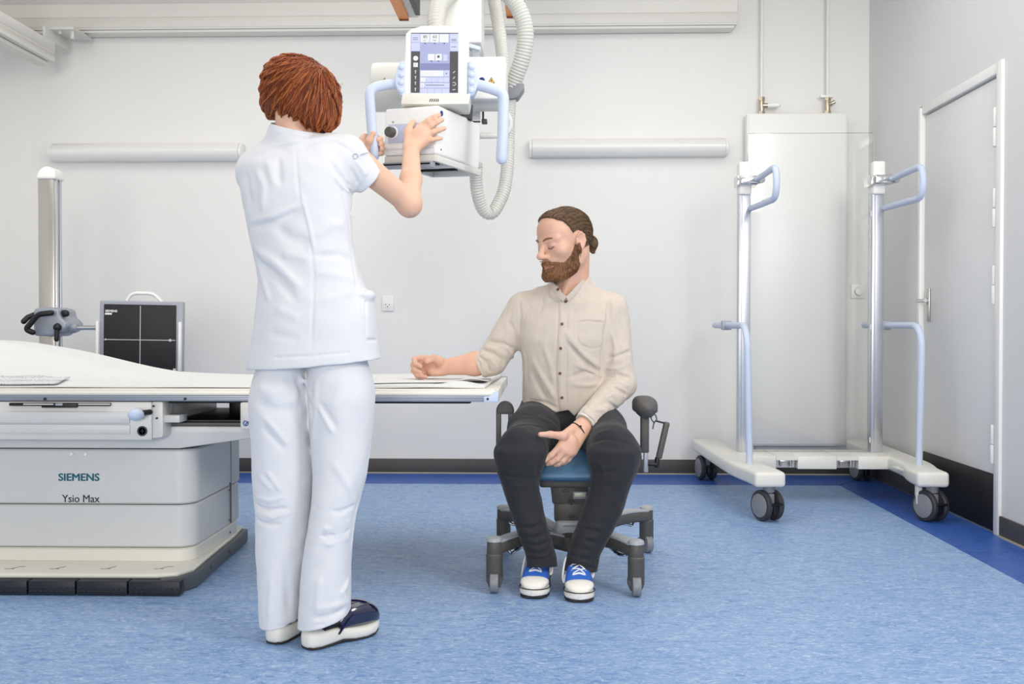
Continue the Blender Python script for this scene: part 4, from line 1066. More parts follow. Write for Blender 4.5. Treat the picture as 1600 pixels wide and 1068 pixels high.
    def eval(s, p):
        d = np.full(len(p), .3); plo, phi = p.min(0), p.max(0)
        for fn, lo, hi, k, op in s.it:
            mar = .05 + k if op in 'us' else 0.0
            l, h = lo - mar, hi + mar
            if (plo > h).any() or (phi < l).any(): continue
            if (plo >= l).all() and (phi <= h).all(): m = slice(None)
            else:
                m = np.flatnonzero(((p > l) & (p < h)).all(1))
                if len(m) == 0: continue
            v = fn(p[m]); a = d[m]
            if op == 'u': d[m] = smin(a, v, k)
            elif op == 's': d[m] = -smin(-a, v, k)
            elif op in ('x', 'xm'): d[m] = -smin(-a, -v, k)
            elif op == 'd': d[m] = a + v
        return d
def box_of(s, ops='u'):
    L = [(lo, hi) for _, lo, hi, _, op in s.it if op == 'u']
    return np.min([l for l, _ in L], 0) - .02, np.max([h for _, h in L], 0) + .02
def field_mesh(F_, h, lo=None, hi=None, B=6, slack=.012):
    "naive surface nets on sparse blocks -> verts, quads"
    l0, h0 = box_of(F_) if lo is None else (A(lo), A(hi))
    ev = F_.eval
    nb = np.ceil((h0 - l0) / (B * h)).astype(int) + 1
    g = np.stack(np.meshgrid(*[np.arange(n) for n in nb], indexing='ij'), -1).reshape(-1, 3)
    cen = l0 + (g + .5) * B * h
    d = np.concatenate([ev(cen[i:i + 20000]) for i in range(0, len(cen), 20000)])
    act = g[np.abs(d) < B * h * .87 * 1.2 + slack]
    n1 = B + 1
    loc = np.stack(np.meshgrid(*[np.arange(n1)] * 3, indexing='ij'), -1).reshape(-1, 3)
    NX = nb * B + 2
    def cid(c): return (c[..., 0].astype(np.int64) * NX[1] + c[..., 1]) * NX[2] + c[..., 2]
    keys, verts, faces = [], [], []
    corners = [(a, b, c) for a in (0, 1) for b in (0, 1) for c in (0, 1)]
    eds = [(a, b) for a in range(8) for b in range(a + 1, 8) if sum(x != y for x, y in zip(corners[a], corners[b])) == 1]
    CH = 160
    for i in range(0, len(act), CH):
        bl = act[i:i + CH]; gi = bl[:, None, :] * B + loc[None]
        D = ev((l0 + gi.reshape(-1, 3) * h)).reshape(len(bl), n1, n1, n1)
        Ls = [D[:, a:a + B, b:b + B, c:c + B] for a, b, c in corners]
        sg = [x < 0 for x in Ls]; cnt = sum(x.astype(np.int8) for x in sg)
        w = np.argwhere((cnt > 0) & (cnt < 8))
        if len(w):
            ix = tuple(w.T); vals = np.stack([x[ix] for x in Ls], 1); acc = np.zeros((len(w), 3)); num = np.zeros(len(w))
            for a, b in eds:
                va, vb = vals[:, a], vals[:, b]; m = (va < 0) != (vb < 0)
                t = np.where(m, va / np.where(m, va - vb, 1), 0)[:, None]
                acc += np.where(m[:, None], A(corners[a]) + t * (A(corners[b]) - A(corners[a])), 0); num += m
            c = bl[w[:, 0]] * B + w[:, 1:]
            keys.append(cid(c)); verts.append(l0 + (c + acc / num[:, None]) * h)
        s0 = D < 0
        for ax in range(3):
            sl0 = [slice(None)] + [slice(0, B)] * 3; sl1 = list(sl0); sl1[ax + 1] = slice(1, B + 1)
            a0, a1 = s0[tuple(sl0)], s0[tuple(sl1)]
            w = np.argwhere(a0 != a1)
            if not len(w): continue
            c = bl[w[:, 0]] * B + w[:, 1:]; o1, o2 = np.zeros(3, int), np.zeros(3, int); o1[(ax + 1) % 3] = 1; o2[(ax + 2) % 3] = 1
            q = np.stack([cid(c - o1 - o2), cid(c - o2), cid(c), cid(c - o1)], 1)
            fl_ = ~a0[tuple(w.T)]
            q[fl_] = q[fl_][:, ::-1]; faces.append(q)
    keys = np.concatenate(keys); verts = np.concatenate(verts); faces = np.concatenate(faces)
    o = np.argsort(keys); keys = keys[o]; verts = verts[o]
    ii = np.searchsorted(keys, faces); ii = np.minimum(ii, len(keys) - 1); ok = (keys[ii] == faces).all(1)
    return verts, ii[ok]
def biggest(v, q):
    "drop loose islands smaller than a tenth of the largest"
    n = len(v); lab = np.arange(n)
    e = np.concatenate([q[:, [0, 1]], q[:, [1, 2]], q[:, [2, 3]]])
    while True:
        m = np.minimum(lab[e[:, 0]], lab[e[:, 1]]); new = lab.copy()
        np.minimum.at(new, e[:, 0], m); np.minimum.at(new, e[:, 1], m); new = new[new]
        if (new == lab).all(): break
        lab = new
    r, c = np.unique(lab, return_counts=True); keep = np.isin(lab, r[c > .1 * c.max()])
    return v, q[keep[q[:, 0]]]
def mesh_obj(v, q, name, m, parent, relax=1, mats=None):
    used, inv = np.unique(q, return_inverse=True); v = v[used]; q = inv.reshape(q.shape)
    for _ in range(relax):   # gentle smoothing
        acc = np.zeros_like(v); n = np.zeros(len(v))
        for a, b in ((0, 1), (1, 2), (2, 3), (3, 0)):
            np.add.at(acc, q[:, a], v[q[:, b]]); np.add.at(n, q[:, a], 1); np.add.at(acc, q[:, b], v[q[:, a]]); np.add.at(n, q[:, b], 1)
        v = v * .5 + .5 * acc / n[:, None]
    me = bpy.data.meshes.new(name)
    me.vertices.add(len(v)); me.vertices.foreach_set('co', v.astype(f32).ravel())
    me.loops.add(q.size); me.loops.foreach_set('vertex_index', q.astype(np.int32).ravel())
    me.polygons.add(len(q)); me.polygons.foreach_set('loop_start', np.arange(0, q.size, 4, dtype=np.int32))
    me.update(calc_edges=True); me.validate()
    if mats is not None:
        c = v[q].mean(1); me.polygons.foreach_set('material_index', mats(c).astype(np.int32))
    return link(me, name, m, parent, 180)
def surf(F_, h, name, m, parent, relax=1, mats=None, **kw):
    v, q = field_mesh(F_, h, **kw); v, q = biggest(v, q)
    return mesh_obj(v, q, name, m, parent, relax, mats)
def hits(F_, pix, Ya, Yb):
    "surface points of a field under pixels of the photograph"
    D_ = A([list(_dir(px, py)) for px, py in pix]); D_ /= D_[:, 1:2]; Y = np.full(len(D_), float(Ya)); C = A(CAM); best = Y.copy(); bd = np.full(len(Y), 9.)
    for _ in range(170):
        d = F_.eval(C + D_ * Y[:, None]); m = d < bd; bd = np.where(m, d, bd); best = np.where(m, Y, best)
        Y = np.where(d < .0008, Y, np.minimum(Y + np.clip(d * .7, .0006, .018), Yb))
    return C + D_ * np.where(bd < .0015, Y, best)[:, None]
def grad(F_, p, e=.002):
    g = np.stack([F_.eval(p + A(o)) - F_.eval(p - A(o)) for o in ((e, 0, 0), (0, e, 0), (0, 0, e))], 1)
    return g / np.maximum(np.linalg.norm(g, axis=1, keepdims=True), 1e-9)
def wob(p, s, seed=0):
    x, y, z = (p * s + A((1.7, 4.1, 2.9)) * (seed + 1)).T
    return (np.sin(x + 1.3 * np.sin(y * .9 + z * .4)) * np.cos(y * 1.1 + 1.1 * np.sin(z * 1.2)) + np.sin(z * 1.4 + 1.2 * np.sin(x * .8)) * np.cos(x * .7 + y * 1.3)) * .5
def add_folds(F_, folds, Ya, Yb):
    "folds drawn as lines over the visible side: ([(px,py)..], height, width)"
    flat = [p for f_ in folds for p in f_[0]]; H = hits(F_, flat, Ya, Yb); i = 0
    for f_ in folds:
        n = len(f_[0]); F_.fold(H[i:i + n], f_[1], f_[2]); i += n
def Pa(px, py, Y): return A(P(px, py, Y))
def strands(F_, starts, dirfn, steps, dl, r, lift, name, mats, parent, seed=3, sides=3, mi0=None):
    "tapered hair strands laid along a surface, each drawn as a thin tube"
    rng = np.random.default_rng(seed); p = starts.copy(); n = len(p); path = []
    lf = lift * rng.random(n) + .0004; L = .6 + .6 * rng.random(n)
    for k_ in range(steps):
        g = grad(F_, p); d0 = F_.eval(p); p = p - g * (d0 - lf)[:, None]
        path.append(p.copy()); t = dirfn(p, g, k_ / steps); t = t - g * (t * g).sum(1)[:, None] * .92; t /= np.maximum(np.linalg.norm(t, axis=1, keepdims=True), 1e-9)
        p = p + t * (dl * L)[:, None]
    Q = np.stack(path, 1)                                   # n, steps, 3
    T = np.gradient(Q, axis=1); T /= np.maximum(np.linalg.norm(T, axis=2, keepdims=True), 1e-9)
    ref = rng.normal(size=(n, 1, 3)); U = np.cross(T, np.broadcast_to(ref, T.shape)); U /= np.maximum(np.linalg.norm(U, axis=2, keepdims=True), 1e-9); V = np.cross(T, U)
    rad = r * (.7 + .6 * rng.random(n))[:, None] * np.concatenate([[.5], np.ones(steps - 3), [.7, .12]])[None]
    ring = np.stack([Q + (U * math.cos(2 * PI * j / sides) + V * math.sin(2 * PI * j / sides)) * rad[..., None] for j in range(sides)], 2)
    v = ring.reshape(-1, 3); idx = np.arange(len(v)).reshape(n, steps, sides); a, b = idx[:, :-1], idx[:, 1:]
    q = np.stack([a, np.roll(a, -1, 2), np.roll(b, -1, 2), b], -1)
    mi = rng.integers(0, len(mats), n) if mi0 is None else mi0; mi = np.broadcast_to(mi[:, None, None], q.shape[:3]).reshape(-1)
    q = q.reshape(-1, 4)
    me = bpy.data.meshes.new(name)
    me.vertices.add(len(v)); me.vertices.foreach_set('co', v.astype(f32).ravel())
    me.loops.add(q.size); me.loops.foreach_set('vertex_index', q.astype(np.int32).ravel())
    me.polygons.add(len(q)); me.polygons.foreach_set('loop_start', np.arange(0, q.size, 4, dtype=np.int32))
    me.polygons.foreach_set('material_index', mi.astype(np.int32)); me.update(calc_edges=True)
    return link(me, name, mats, parent, 180, 'stuff')
def frame(fwd, up=(0, 0, 1)):
    f_ = A(fwd) / np.linalg.norm(A(fwd)); u = A(up); r = np.cross(f_, u); r /= np.linalg.norm(r); u = np.cross(r, f_)
    return np.stack([r, f_, u], 1)
def head_field(F_, c, R, s=1.0, male=True):
    c = A(c)
    def X(x, y, z): return c + R @ (A((x, y, z)) * s)
    def el(x, y, z, r, k=.02, op='u', RR=None): F_.el(X(x, y, z), A(r if hasattr(r, '__len__') else (r,) * 3) * s, R if RR is None else R @ RR, k * s, op)
    def rc(a, b, r1, r2, k=.012, op='u'): F_.rc(X(*a), X(*b), r1 * s, r2 * s, k * s, op)
    el(0, -.016, .034, (.075, .096, .082)); el(0, .042, .045, (.060, .046, .056), .03); el(0, .033, -.028, (.060, .058, .074), .025)
    el(0, .062, -.062, (.036, .032, .036), .02); el(0, .070, -.104, (.026, .020, .018) if male else (.02, .018, .016), .02)
    for q in (-1, 1):
        rc((q * .057, -.006, -.045), (q * .052, .0, -.072), .02, .018, .02); rc((q * .052, .0, -.072), (q * .018, .066, -.102), .018, .017, .02)
        el(q * .046, .054, -.024, (.024, .026, .022), .02)
        rc((q * .049, .066, .019), (q * .014, .087, .015), .010, .010, .014)
        el(q * .033, .098, -.001, (.018, .012, .0115), .014, 's')
        el(q * .0325, .0735, -.002, (.0160, .0152, .0135), .006)
        F_.chain([X(q * .019, .0858, -.0065), X(q * .027, .0895, -.0105), X(q * .036, .0878, -.0105), X(q * .046, .0775, -.006)], .0017 * s, .002 * s, 's')
        el(q * .0128, .101, -.037, (.0088, .011, .0088), .008); el(q * .0068, .111, -.0462, (.0040, .006, .003), .003, 's')
        RR = np.array(Euler((.15, 0, q * .35)).to_matrix())
        el(q * .078, -.012, -.006, (.0085, .019, .031), .008, 'u', RR); el(q * .089, -.009, -.002, (.009, .0115, .018), .005, 's', RR); el(q * .079, -.004, -.034, (.006, .008, .009), .008)
        F_.chain([X(q * .0835, .002, .012), X(q * .086, -.012, .024), X(q * .087, -.026, .014), X(q * .086, -.028, -.006), X(q * .083, -.018, -.026)], .0032 * s, .004 * s)
        el(q * .0815, .003, -.008, (.004, .005, .007), .006)
    rc((0, .088, .012), (0, .1135, -.030), .0085, .0100, .012); el(0, .1155, -.0335, (.0112, .0105, .0092), .01)
    F_.chain([X(-.021, .0865, -.070), X(-.007, .0965, -.0665), X(.007, .0965, -.0665), X(.021, .0865, -.070)], .0050 * s, .006 * s)
    F_.chain([X(-.017, .088, -.0775), X(0, .0960, -.0790), X(.017, .088, -.0775)], .0062 * s, .006 * s)
    F_.chain([X(-.024, .0895, -.0725), X(0, .1025, -.0725), X(.024, .0895, -.0725)], .0020 * s, .002 * s, 's')
    return X
# ------------------------------------------------------------------ the standing woman
M['skin'] = mat('skin_fair', 'e2b79c', .5, var=.05, vs=30, bump=.03, bs=300, sub=.12)
M['lips'] = mat('lip_skin', 'bd8070', .45, sub=.1)
M['skin_m'] = mat('skin_ruddy', 'dcae96', .5, var=.06, vs=25, bump=.04, bs=300, sub=.12)
M['scrub'] = mat('white_scrub_cloth', 'e1e2e5', .85, bump=.10, bs=350, sheen=.1)
M['hair_r'] = [mat('copper_hair', 'a8511f', .36, spec=.6), mat('copper_hair_light', 'c97638', .34, spec=.6), mat('copper_hair_dark', '7a3412', .4, spec=.6)]
M['hair_under'] = mat('copper_under_hair', '7a3816', .5, var=.25, vs=60)
wm = thing('person', 'standing red haired woman in white scrubs seen from behind, adjusting the x-ray unit', 'person', (-.66, 2.95, 0))
wb = Field()
# head
hc = Pa(472, 152, 3.0)
WR = frame((.42, .80, -.38))
WX = head_field(wb, hc, WR, .95, False)
wb.rc(WX(0, -.03, -.05), Pa(457, 226, 2.985), .048, .048, .02)
# torso
def wsec(py, x0, x1, Y, ry, dx=0): 
    a, b = P(x0, py, Y), P(x1, py, Y); return (a.z, (a.x + b.x) / 2, Y, (b.x - a.x) / 2, ry)
tors = [(222, 415, 520, 2.985, .06), (238, 392, 548, 2.985, .085), (262, 376, 553, 2.98, .108), (300, 379, 549, 2.975, .118), (340, 386, 549, 2.97, .116), (380, 394, 551, 2.965, .110), (410, 401, 556, 2.96, .108), (440, 405, 567, 2.96, .112), (470, 403, 577, 2.96, .122), (500, 400, 583, 2.96, .130), (540, 394, 590, 2.96, .136), (560, 390, 594, 2.96, .140), (585, 387, 597, 2.96, .142)]
wb.loft([(z, cx, cy, rx * .86, ry * .84) for z, cx, cy, rx, ry in (wsec(*t) for t in tors[:-2])], .03)
# right arm (to the right) and hand flat against the collimator
sh, elb, wr = Pa(548, 243, 3.0), Pa(639, 317, 3.115), Pa(643, 231, 3.25)
wb.rc(Pa(500, 240, 2.985), sh, .05, .045, .03); wb.rc(sh, elb, .043, .0345, .02); wb.el(Pa(640, 322, 3.11), (.032, .034, .034), None, .015)
mid = Pa(642, 280, 3.17)
wb.rc(elb, mid, .036, .033, .02); wb.ec(mid, wr, .0325, .029, .0245, .018, (1, .2, 0), .015)
kn = [Pa(655, 199, 3.287), Pa(660, 206, 3.283), Pa(663, 214, 3.28), Pa(662, 223, 3.278)]
tips = [Pa(686, 179.5, 3.30), Pa(691, 187, 3.296), Pa(694, 200.5, 3.294), Pa(689.5, 216, 3.29)]
for i, (a, b) in enumerate(zip(kn, tips)):
    base = wr + A((-.008 + .006 * i, .002, .0)); 
    wb.rc(base, a, .0135, .0125, .014)
    m1 = a + (b - a) * .45 + A((0, -.008, .0015)); m2 = a + (b - a) * .74 + A((0, -.006, .001)); rr = .0092 - (.0012 if i == 3 else 0)
    wb.chain([a, m1, m2, b], [rr + .0016, rr, rr - .0004, rr - .0016], .004)
wb.el((wr + kn[1] + kn[2]) / 3 + A((.0, .0, .004)), (.026, .014, .034), np.array(Euler((0, .5, 0)).to_matrix()), .015)
wb.chain([wr + A((-.012, .006, .008)), Pa(638, 207, 3.28), Pa(640, 197, 3.295), Pa(646.5, 189.5, 3.305)], [.015, .0135, .0105, .008], .008)
# left arm, hidden behind the torso, and hand round the handle bar
sl_, el_, wl = Pa(398, 262, 2.985), Pa(478, 318, 3.20), Pa(557, 243, 3.325)
wb.rc(Pa(430, 245, 2.985), sl_, .05, .045, .03); wb.rc(sl_, el_, .043, .035, .02); wb.rc(el_, wl, .035, .021, .02)
by = 3.345
kl = [Pa(570, 214, by + .006), Pa(570, 221, by + .008), Pa(571, 228, by + .008), Pa(572, 235, by + .006)]
for i, a in enumerate(kl):
    wb.rc(wl, a, .014, .0115, .014); y0 = 214 + 7.4 * i; dx = (0, 4, 6, 3)[i]
    wb.chain([a, Pa(577, y0 - 1, by + .031), Pa(590 + dx * .4, y0 + 1, by + .028), Pa(594.5 + dx * .6, y0 + 3, by + .006), Pa(590.5 + dx * .9, y0 + 4.5, by - .012)], [.011, .0096, .0092, .0088, .0076], .004)
wb.chain([wl + A((.004, -.006, 0)), Pa(570, 233, by - .014), Pa(577, 220, by - .028), Pa(583, 208.5, by - .029)], [.017, .0145, .0112, .0092], .008)
wb.el(Pa(567, 226, by), (.014, .018, .028), None, .012)
# legs inside the trousers
legL = [(535, 425, 474, 2.965, .07), (600, 404, 474, 2.965, .09), (660, 400, 478, 2.965, .095), (740, 404, 476, 2.96, .075), (800, 408, 470, 2.965, .07), (860, 412, 462, 2.965, .062), (930, 420, 456, 2.955, .042), (985, 424, 455, 2.95, .036)]
legR = [(535, 490, 550, 2.955, .07), (600, 492, 570, 2.955, .09), (660, 496, 576, 2.95, .095), (740, 502, 562, 2.93, .075), (800, 500, 548, 2.92, .068), (860, 494, 538, 2.91, .06), (930, 490, 530, 2.905, .042), (985, 488, 524, 2.905, .036)]
for L in (legL, legR): wb.loft([(z, cx, cy, rx * .9, ry * .9) for z, cx, cy, rx, ry in (wsec(*t) for t in L)], .02)
for L, d_ in ((legL, (.1, .18)), (legR, (.16, .17))):
    z, cx, cy, rx, ry = wsec(*L[-1]); a = A((cx, cy, .062)); a = a + A((*d_, 0)) * .3; wb.rc(A((cx, cy + .01, z)), a, .028, .027, .02); wb.rc(a, a + A((*d_, -.06)) * .2, .027, .022, .02)
surf(wb, .003, 'body', M['skin'], wm)
# tunic
tu = Field()
tu.loft([wsec(*t) for t in tors], .03, n=2.25)
ysh = 2.985
tu.rc(Pa(462, 232, ysh), Pa(540, 243, ysh + .01), .06, .058, .03); tu.rc(Pa(455, 232, ysh), Pa(402, 268, ysh), .055, .054, .03)
tu.rc(Pa(450, 214, 2.97), Pa(452, 226, 2.975), .062, .066, .02)
se = Pa(585, 289, 3.045)
tu.ec(Pa(540, 247, 2.995), se, .062, .062, .046, .05, (.6, 0, .8), .025)
tu.ec(Pa(402, 268, 2.985), Pa(440, 296, 3.10), .056, .058, .05, .05, (1, 0, 0), .025)
slo = A(se) - A(Pa(540, 247, 2.995)); slo /= np.linalg.norm(slo)
# pocket on the right hip
tu.el(Pa(571, 461, 2.95), (.026, .05, .012), None, .008); tu.el(Pa(572, 500, 2.955), (.020, .07, .075), None, .03)
lo_s = Pa(560, 330, 3.0); cutp = Pa(577.5, 282, 3.04)
tu.cutbox(cutp, slo, (cutp[0] - .09, 2.9, cutp[2] - .11), (cutp[0] + .2, 3.3, cutp[2] + .12), .004)
ha, hb = Pa(390, 572, 2.96), Pa(594, 557, 2.96); hn = np.cross(hb - ha, A((0, 1, 0))); hn = hn if hn[2] < 0 else -hn
tu.cut(Pa(490, 567.5, 2.96), hn + A((0, .02, 0)), .003)
tu.add(lambda p: np.abs(np.hypot(p[:, 0] - Pa(459, 205, 2.972)[0] + .25 * (p[:, 2] - Pa(452, 205, 2.97)[2]), (p[:, 1] - 2.975 - .2 * (p[:, 2] - 1.45)) * 1.0) - .0615 + .14 * (p[:, 2] - Pa(452, 205, 2.97)[2])) - .0042, Pa(420, 216, 2.89), Pa(498, 196, 3.06), .004)
nk = A(Pa(459, 205, 2.972))
def neck_hole(p): return np.maximum(np.hypot(p[:, 0] - nk[0] + .25 * (p[:, 2] - nk[2]), p[:, 1] - 2.978) - .0575, nk[2] - .005 - p[:, 2])
tu.add(neck_hole, nk - .07, nk + A((.07, .07, .12)), .004, 's')
cz1 = nk[2] + .012
tu.cutbox((nk[0], 2.97, cz1), (.22, -.25, 1), (nk[0] - .09, 2.88, cz1 - .05), (nk[0] + .09, 3.08, cz1 + .12), .003)
tu.disp(lambda p: .0016 * wob(p, 26) + .0012 * wob(p, 55, 2))
seam = [(461, 226), (464, 265), (467, 300), (474, 330), (481, 358), (487, 392), (490, 430), (489, 480), (487, 520), (487, 562)]
fo = [([(560, 297), (571, 280), (582, 261)], -.003, .004), ([(424, 214), (445, 209), (470, 210), (490, 214)], -.003, .0045), (seam, -0.0038, .0042), ([(469, 300), (476, 330), (484, 360), (490, 394)], 0.0057, .007),
      ([(398, 243), (420, 234), (462, 225), (500, 220), (522, 221), (548, 236), (562, 252)], -0.0049, .004), ([(396, 240), (420, 230), (462, 221), (505, 216), (530, 218)], 0.0042, .006),
      ([(505, 228), (520, 262), (535, 300), (546, 350), (551, 400), (556, 440), (562, 500)], -0.0038, .004),
      ([(392, 346), (425, 338), (470, 319)], 0.0098, .0065), ([(395, 356), (430, 348), (472, 330)], -0.0085, .011),
      ([(400, 390), (432, 412), (470, 450)], 0.0104, .011), ([(404, 408), (436, 436), (462, 470)], -0.0095, .012), ([(405, 415), (420, 470)], 0.0076, .009),
      ([(430, 352), (452, 372), (484, 380)], -0.0085, .016), ([(440, 395), (485, 405)], 0.0066, .012), ([(490, 400), (530, 398), (550, 408)], -0.0066, .010), ([(490, 370), (520, 350), (540, 352)], 0.0057, .012), ([(492, 425), (530, 430), (560, 440)], 0.0053, .010),
      ([(524, 275), (536, 292), (546, 300)], 0.0113, .007), ([(530, 270), (541, 286), (548, 292)], -0.0113, .006), ([(520, 255), (531, 280), (541, 303)], -0.0095, .006), ([(538, 292), (552, 306)], -0.0113, .006),
      ([(400, 265), (412, 290), (410, 330)], 0.0076, .010), ([(418, 250), (428, 290)], 0.0057, .010), ([(435, 245), (438, 290)], -0.0057, .010), ([(385, 270), (392, 320)], -0.0066, .010),
      ([(548, 262), (560, 288)], -0.0057, .006), ([(556, 250), (572, 275)], 0.0057, .006), ([(393, 561), (440, 558), (488, 556), (540, 551), (590, 546)], -0.0034, .0038),
      ([(430, 480), (470, 500)], 0.0048, .014), ([(500, 470), (550, 455)], 0.0048, .014), ([(420, 520), (470, 530)], -0.0038, .014), ([(573, 531), (590, 531)], -0.0076, .004), ([(567, 448), (572, 490), (573, 530)], -0.0057, .004)]
add_folds(tu, fo, 2.6, 3.2)
surf(tu, .0031, 'tunic', M['scrub'], wm)
# small grey print on the sleeve
M['print'] = mat('pale_grey_print', 'a9b0bd', .8)
ring_ = [(555 + 4 * math.cos(a), 244 + 4 * math.sin(a)) for a in np.linspace(0, 2 * PI, 13)]
wave_ = [(562, 243.5), (564, 240.5), (565.5, 242.5), (567.5, 239.5), (569, 241.5), (571, 238.8), (574, 239.6), (577, 237.5)]
hp_ = hits(tu, ring_ + wave_, 2.6, 3.2) + grad(tu, hits(tu, ring_ + wave_, 2.6, 3.2)) * .0022
m = MB(); m.tube([Vector(v) for v in hp_[:13]], .0009, 6); m.tube([Vector(v) for v in hp_[13:]], .0008, 6)
build(m, 'sleeve_print', M['print'], bpy.data.objects['tunic'])
# trousers
tr = Field()
LL = [(530, 425, 480, 2.97, .08), (566, 408, 484, 2.97, .105), (590, 398, 484, 2.97, .116), (620, 392, 484, 2.965, .121), (680, 394, 487, 2.965, .112), (740, 397, 489, 2.96, .10), (800, 400, 487, 2.965, .092), (860, 402, 480, 2.965, .086), (920, 405, 472, 2.96, .08), (985, 409, 466, 2.955, .078), (1000, 410, 466, 2.955, .078)]
RR_ = [(530, 484, 560, 2.96, .08), (566, 482, 573, 2.96, .105), (590, 482, 582, 2.96, .116), (620, 484, 585, 2.955, .122), (680, 487, 580, 2.95, .112), (740, 490, 573, 2.93, .096), (780, 489, 562, 2.92, .09), (820, 483, 553, 2.915, .086), (860, 476, 549, 2.91, .084), (920, 470, 547, 2.905, .082), (985, 465, 546, 2.90, .08), (1000, 465, 546, 2.90, .08)]
for L_, a_, b_ in ((LL, (408, 986), (466, 978)), (RR_, (464, 992), (547, 968))):
    T1 = Field(); T1.loft([wsec(*t) for t in L_], .012, n=2.2)
    Yc = L_[-1][3]; pa, pb = Pa(*a_, Yc - .07), Pa(*b_, Yc - .07); n_ = np.cross(pb - pa, A((0, 1, 0))); n_ = n_ if n_[2] < 0 else -n_; n_ = n_ / np.linalg.norm(n_)
    T1.cut((pa + pb) / 2, n_ + A((0, .12, 0)), .003)
    l_, h_ = box_of(T1); tr.add(T1.eval, l_, h_, .012)
tr.disp(lambda p: .0018 * wob(p, 22, 4) + .001 * wob(p, 60, 1))
ft = [([(462, 590), (472, 610), (484, 632), (490, 660)], -0.0105, .010), ([(470, 585), (480, 605), (492, 630)], 0.0070, .010),
      ([(497, 634), (508, 654), (520, 676)], 0.0105, .006), ([(502, 630), (514, 650), (526, 670)], -0.0070, .008), ([(494, 595), (493, 640), (489, 690)], 0.0070, .009), ([(414, 652), (432, 672), (452, 695)], 0.0079, .007), ([(410, 665), (430, 688), (445, 705)], -0.0053, .008),
      ([(402, 600), (425, 612), (455, 602)], 0.0070, .018), ([(400, 625), (425, 640), (470, 640)], -0.0070, .018), ([(540, 590), (520, 640)], 0.0053, .014),
      ([(400, 775), (420, 782), (445, 776)], 0.0079, .006), ([(399, 788), (420, 797), (450, 793)], -0.0079, .006), ([(400, 800), (425, 808), (455, 800)], 0.0070, .006), ([(401, 812), (425, 820), (440, 818)], -0.0070, .006), ([(404, 742), (425, 765)], 0.0053, .008), ([(416, 735), (440, 768)], 0.0053, .006),
      ([(480, 815), (510, 826), (548, 812)], 0.0079, .006), ([(480, 828), (510, 838), (548, 826)], -0.0079, .006), ([(482, 842), (515, 850), (546, 838)], 0.0070, .006), ([(490, 790), (530, 800), (556, 786)], -0.0053, .008), ([(520, 720), (545, 760), (556, 790)], 0.0061, .010),
      ([(545, 905), (535, 925), (545, 945)], 0.0123, .007), ([(545, 935), (525, 946), (495, 950)], 0.0088, .007), ([(540, 950), (515, 962), (490, 966)], -0.0079, .007), ([(500, 900), (495, 960)], 0.0053, .010), ([(425, 900), (420, 970)], 0.0053, .010), ([(445, 880), (452, 960)], -0.0053, .012),
      ([(468, 978), (500, 976), (542, 957)], -0.0035, .004), ([(411, 979), (440, 977), (462, 972)], -0.0035, .004), ([(583, 580), (578, 700), (556, 800), (547, 900)], 0.0044, .005), ([(505, 575), (550, 582)], -0.0035, .004)]
add_folds(tr, ft, 2.6, 3.2)
surf(tr, .0033, 'trousers', M['scrub'], wm)
# hair: a short bob swept from the right front
hr = Field()
HY = 3.0
hr.el(Pa(468, 143, HY), (.103, .105, .093), None, .02); hr.el(Pa(497, 158, HY + .02), (.062, .095, .088), np.array(Euler((0, -.25, 0)).to_matrix()), .03); hr.el(Pa(430, 152, HY + .01), (.030, .075, .062), np.array(Euler((0, .2, 0)).to_matrix()), .03)
hr.el(Pa(455, 120, HY), (.075, .09, .055), None, .03); hr.el(Pa(478, 168, HY - .01), (.055, .075, .04), None, .03)
hr.el(Pa(466, 170, HY - .045), (.062, .055, .042), None, .03); hr.el(Pa(500, 185, HY - .02), (.042, .06, .042), None, .03)
cxs = A([395, 424, 430, 440, 462, 478, 486, 500, 520, 540, 560]); cys = A([190, 196, 184, 183, 187, 196, 205, 209, 206, 180, 160])
nape_x = A([P(x, 180, HY).x for x in cxs]); nape_z = A([P(x, y, HY - .04).z for x, y in zip(cxs, cys)])
hr.add(lambda p: (np.interp(p[:, 0], nape_x, nape_z) - p[:, 2]) * .8 - .22 * np.clip(p[:, 1] - HY, -.1, .1) * 0, (-9,) * 3, (9,) * 3, .010, 'x')
crown = Pa(505, 100, HY - .02)
def hdir(p, g, t): 
    r_ = p - crown; r_ /= np.maximum(np.linalg.norm(r_, axis=1, keepdims=True), 1e-6)
    return r_ * 1.0 + A((-.12, 0, -.55)) + A((.25, 0, 0)) * np.clip((p[:, :1] + .60) * 6, 0, 1)
def streak(p):
    r_ = p - crown; a_ = np.arctan2(r_[:, 0], -r_[:, 2]); b_ = np.linalg.norm(r_, axis=1)
    return .0022 * np.sin(a_ * 34 + 2 * np.sin(b_ * 40) + 5 * r_[:, 1] * 8) + .0016 * np.sin(a_ * 71 + 1.7 + b_ * 30)
hr.disp(streak)
face_open = WX(.0, .11, -.03)
hr.el(face_open, (.058, .06, .085), WR, .01, 's')
ho = surf(hr, .003, 'hair', M['hair_under'], wm)
rng = np.random.default_rng(5)
me = ho.data; co = np.empty(len(me.vertices) * 3, f32); me.vertices.foreach_get('co', co); co = co.reshape(-1, 3).astype(float) + A(wm.location)
co = co[(co[:, 2] > np.interp(co[:, 0], nape_x, nape_z) + .006)]
st = co[rng.integers(0, len(co), 4200)] + rng.normal(size=(4200, 3)) * .0015
strands(hr, st, hdir, 9, .0085, .00075, .0035, 'hair_strands', M['hair_r'], ho)
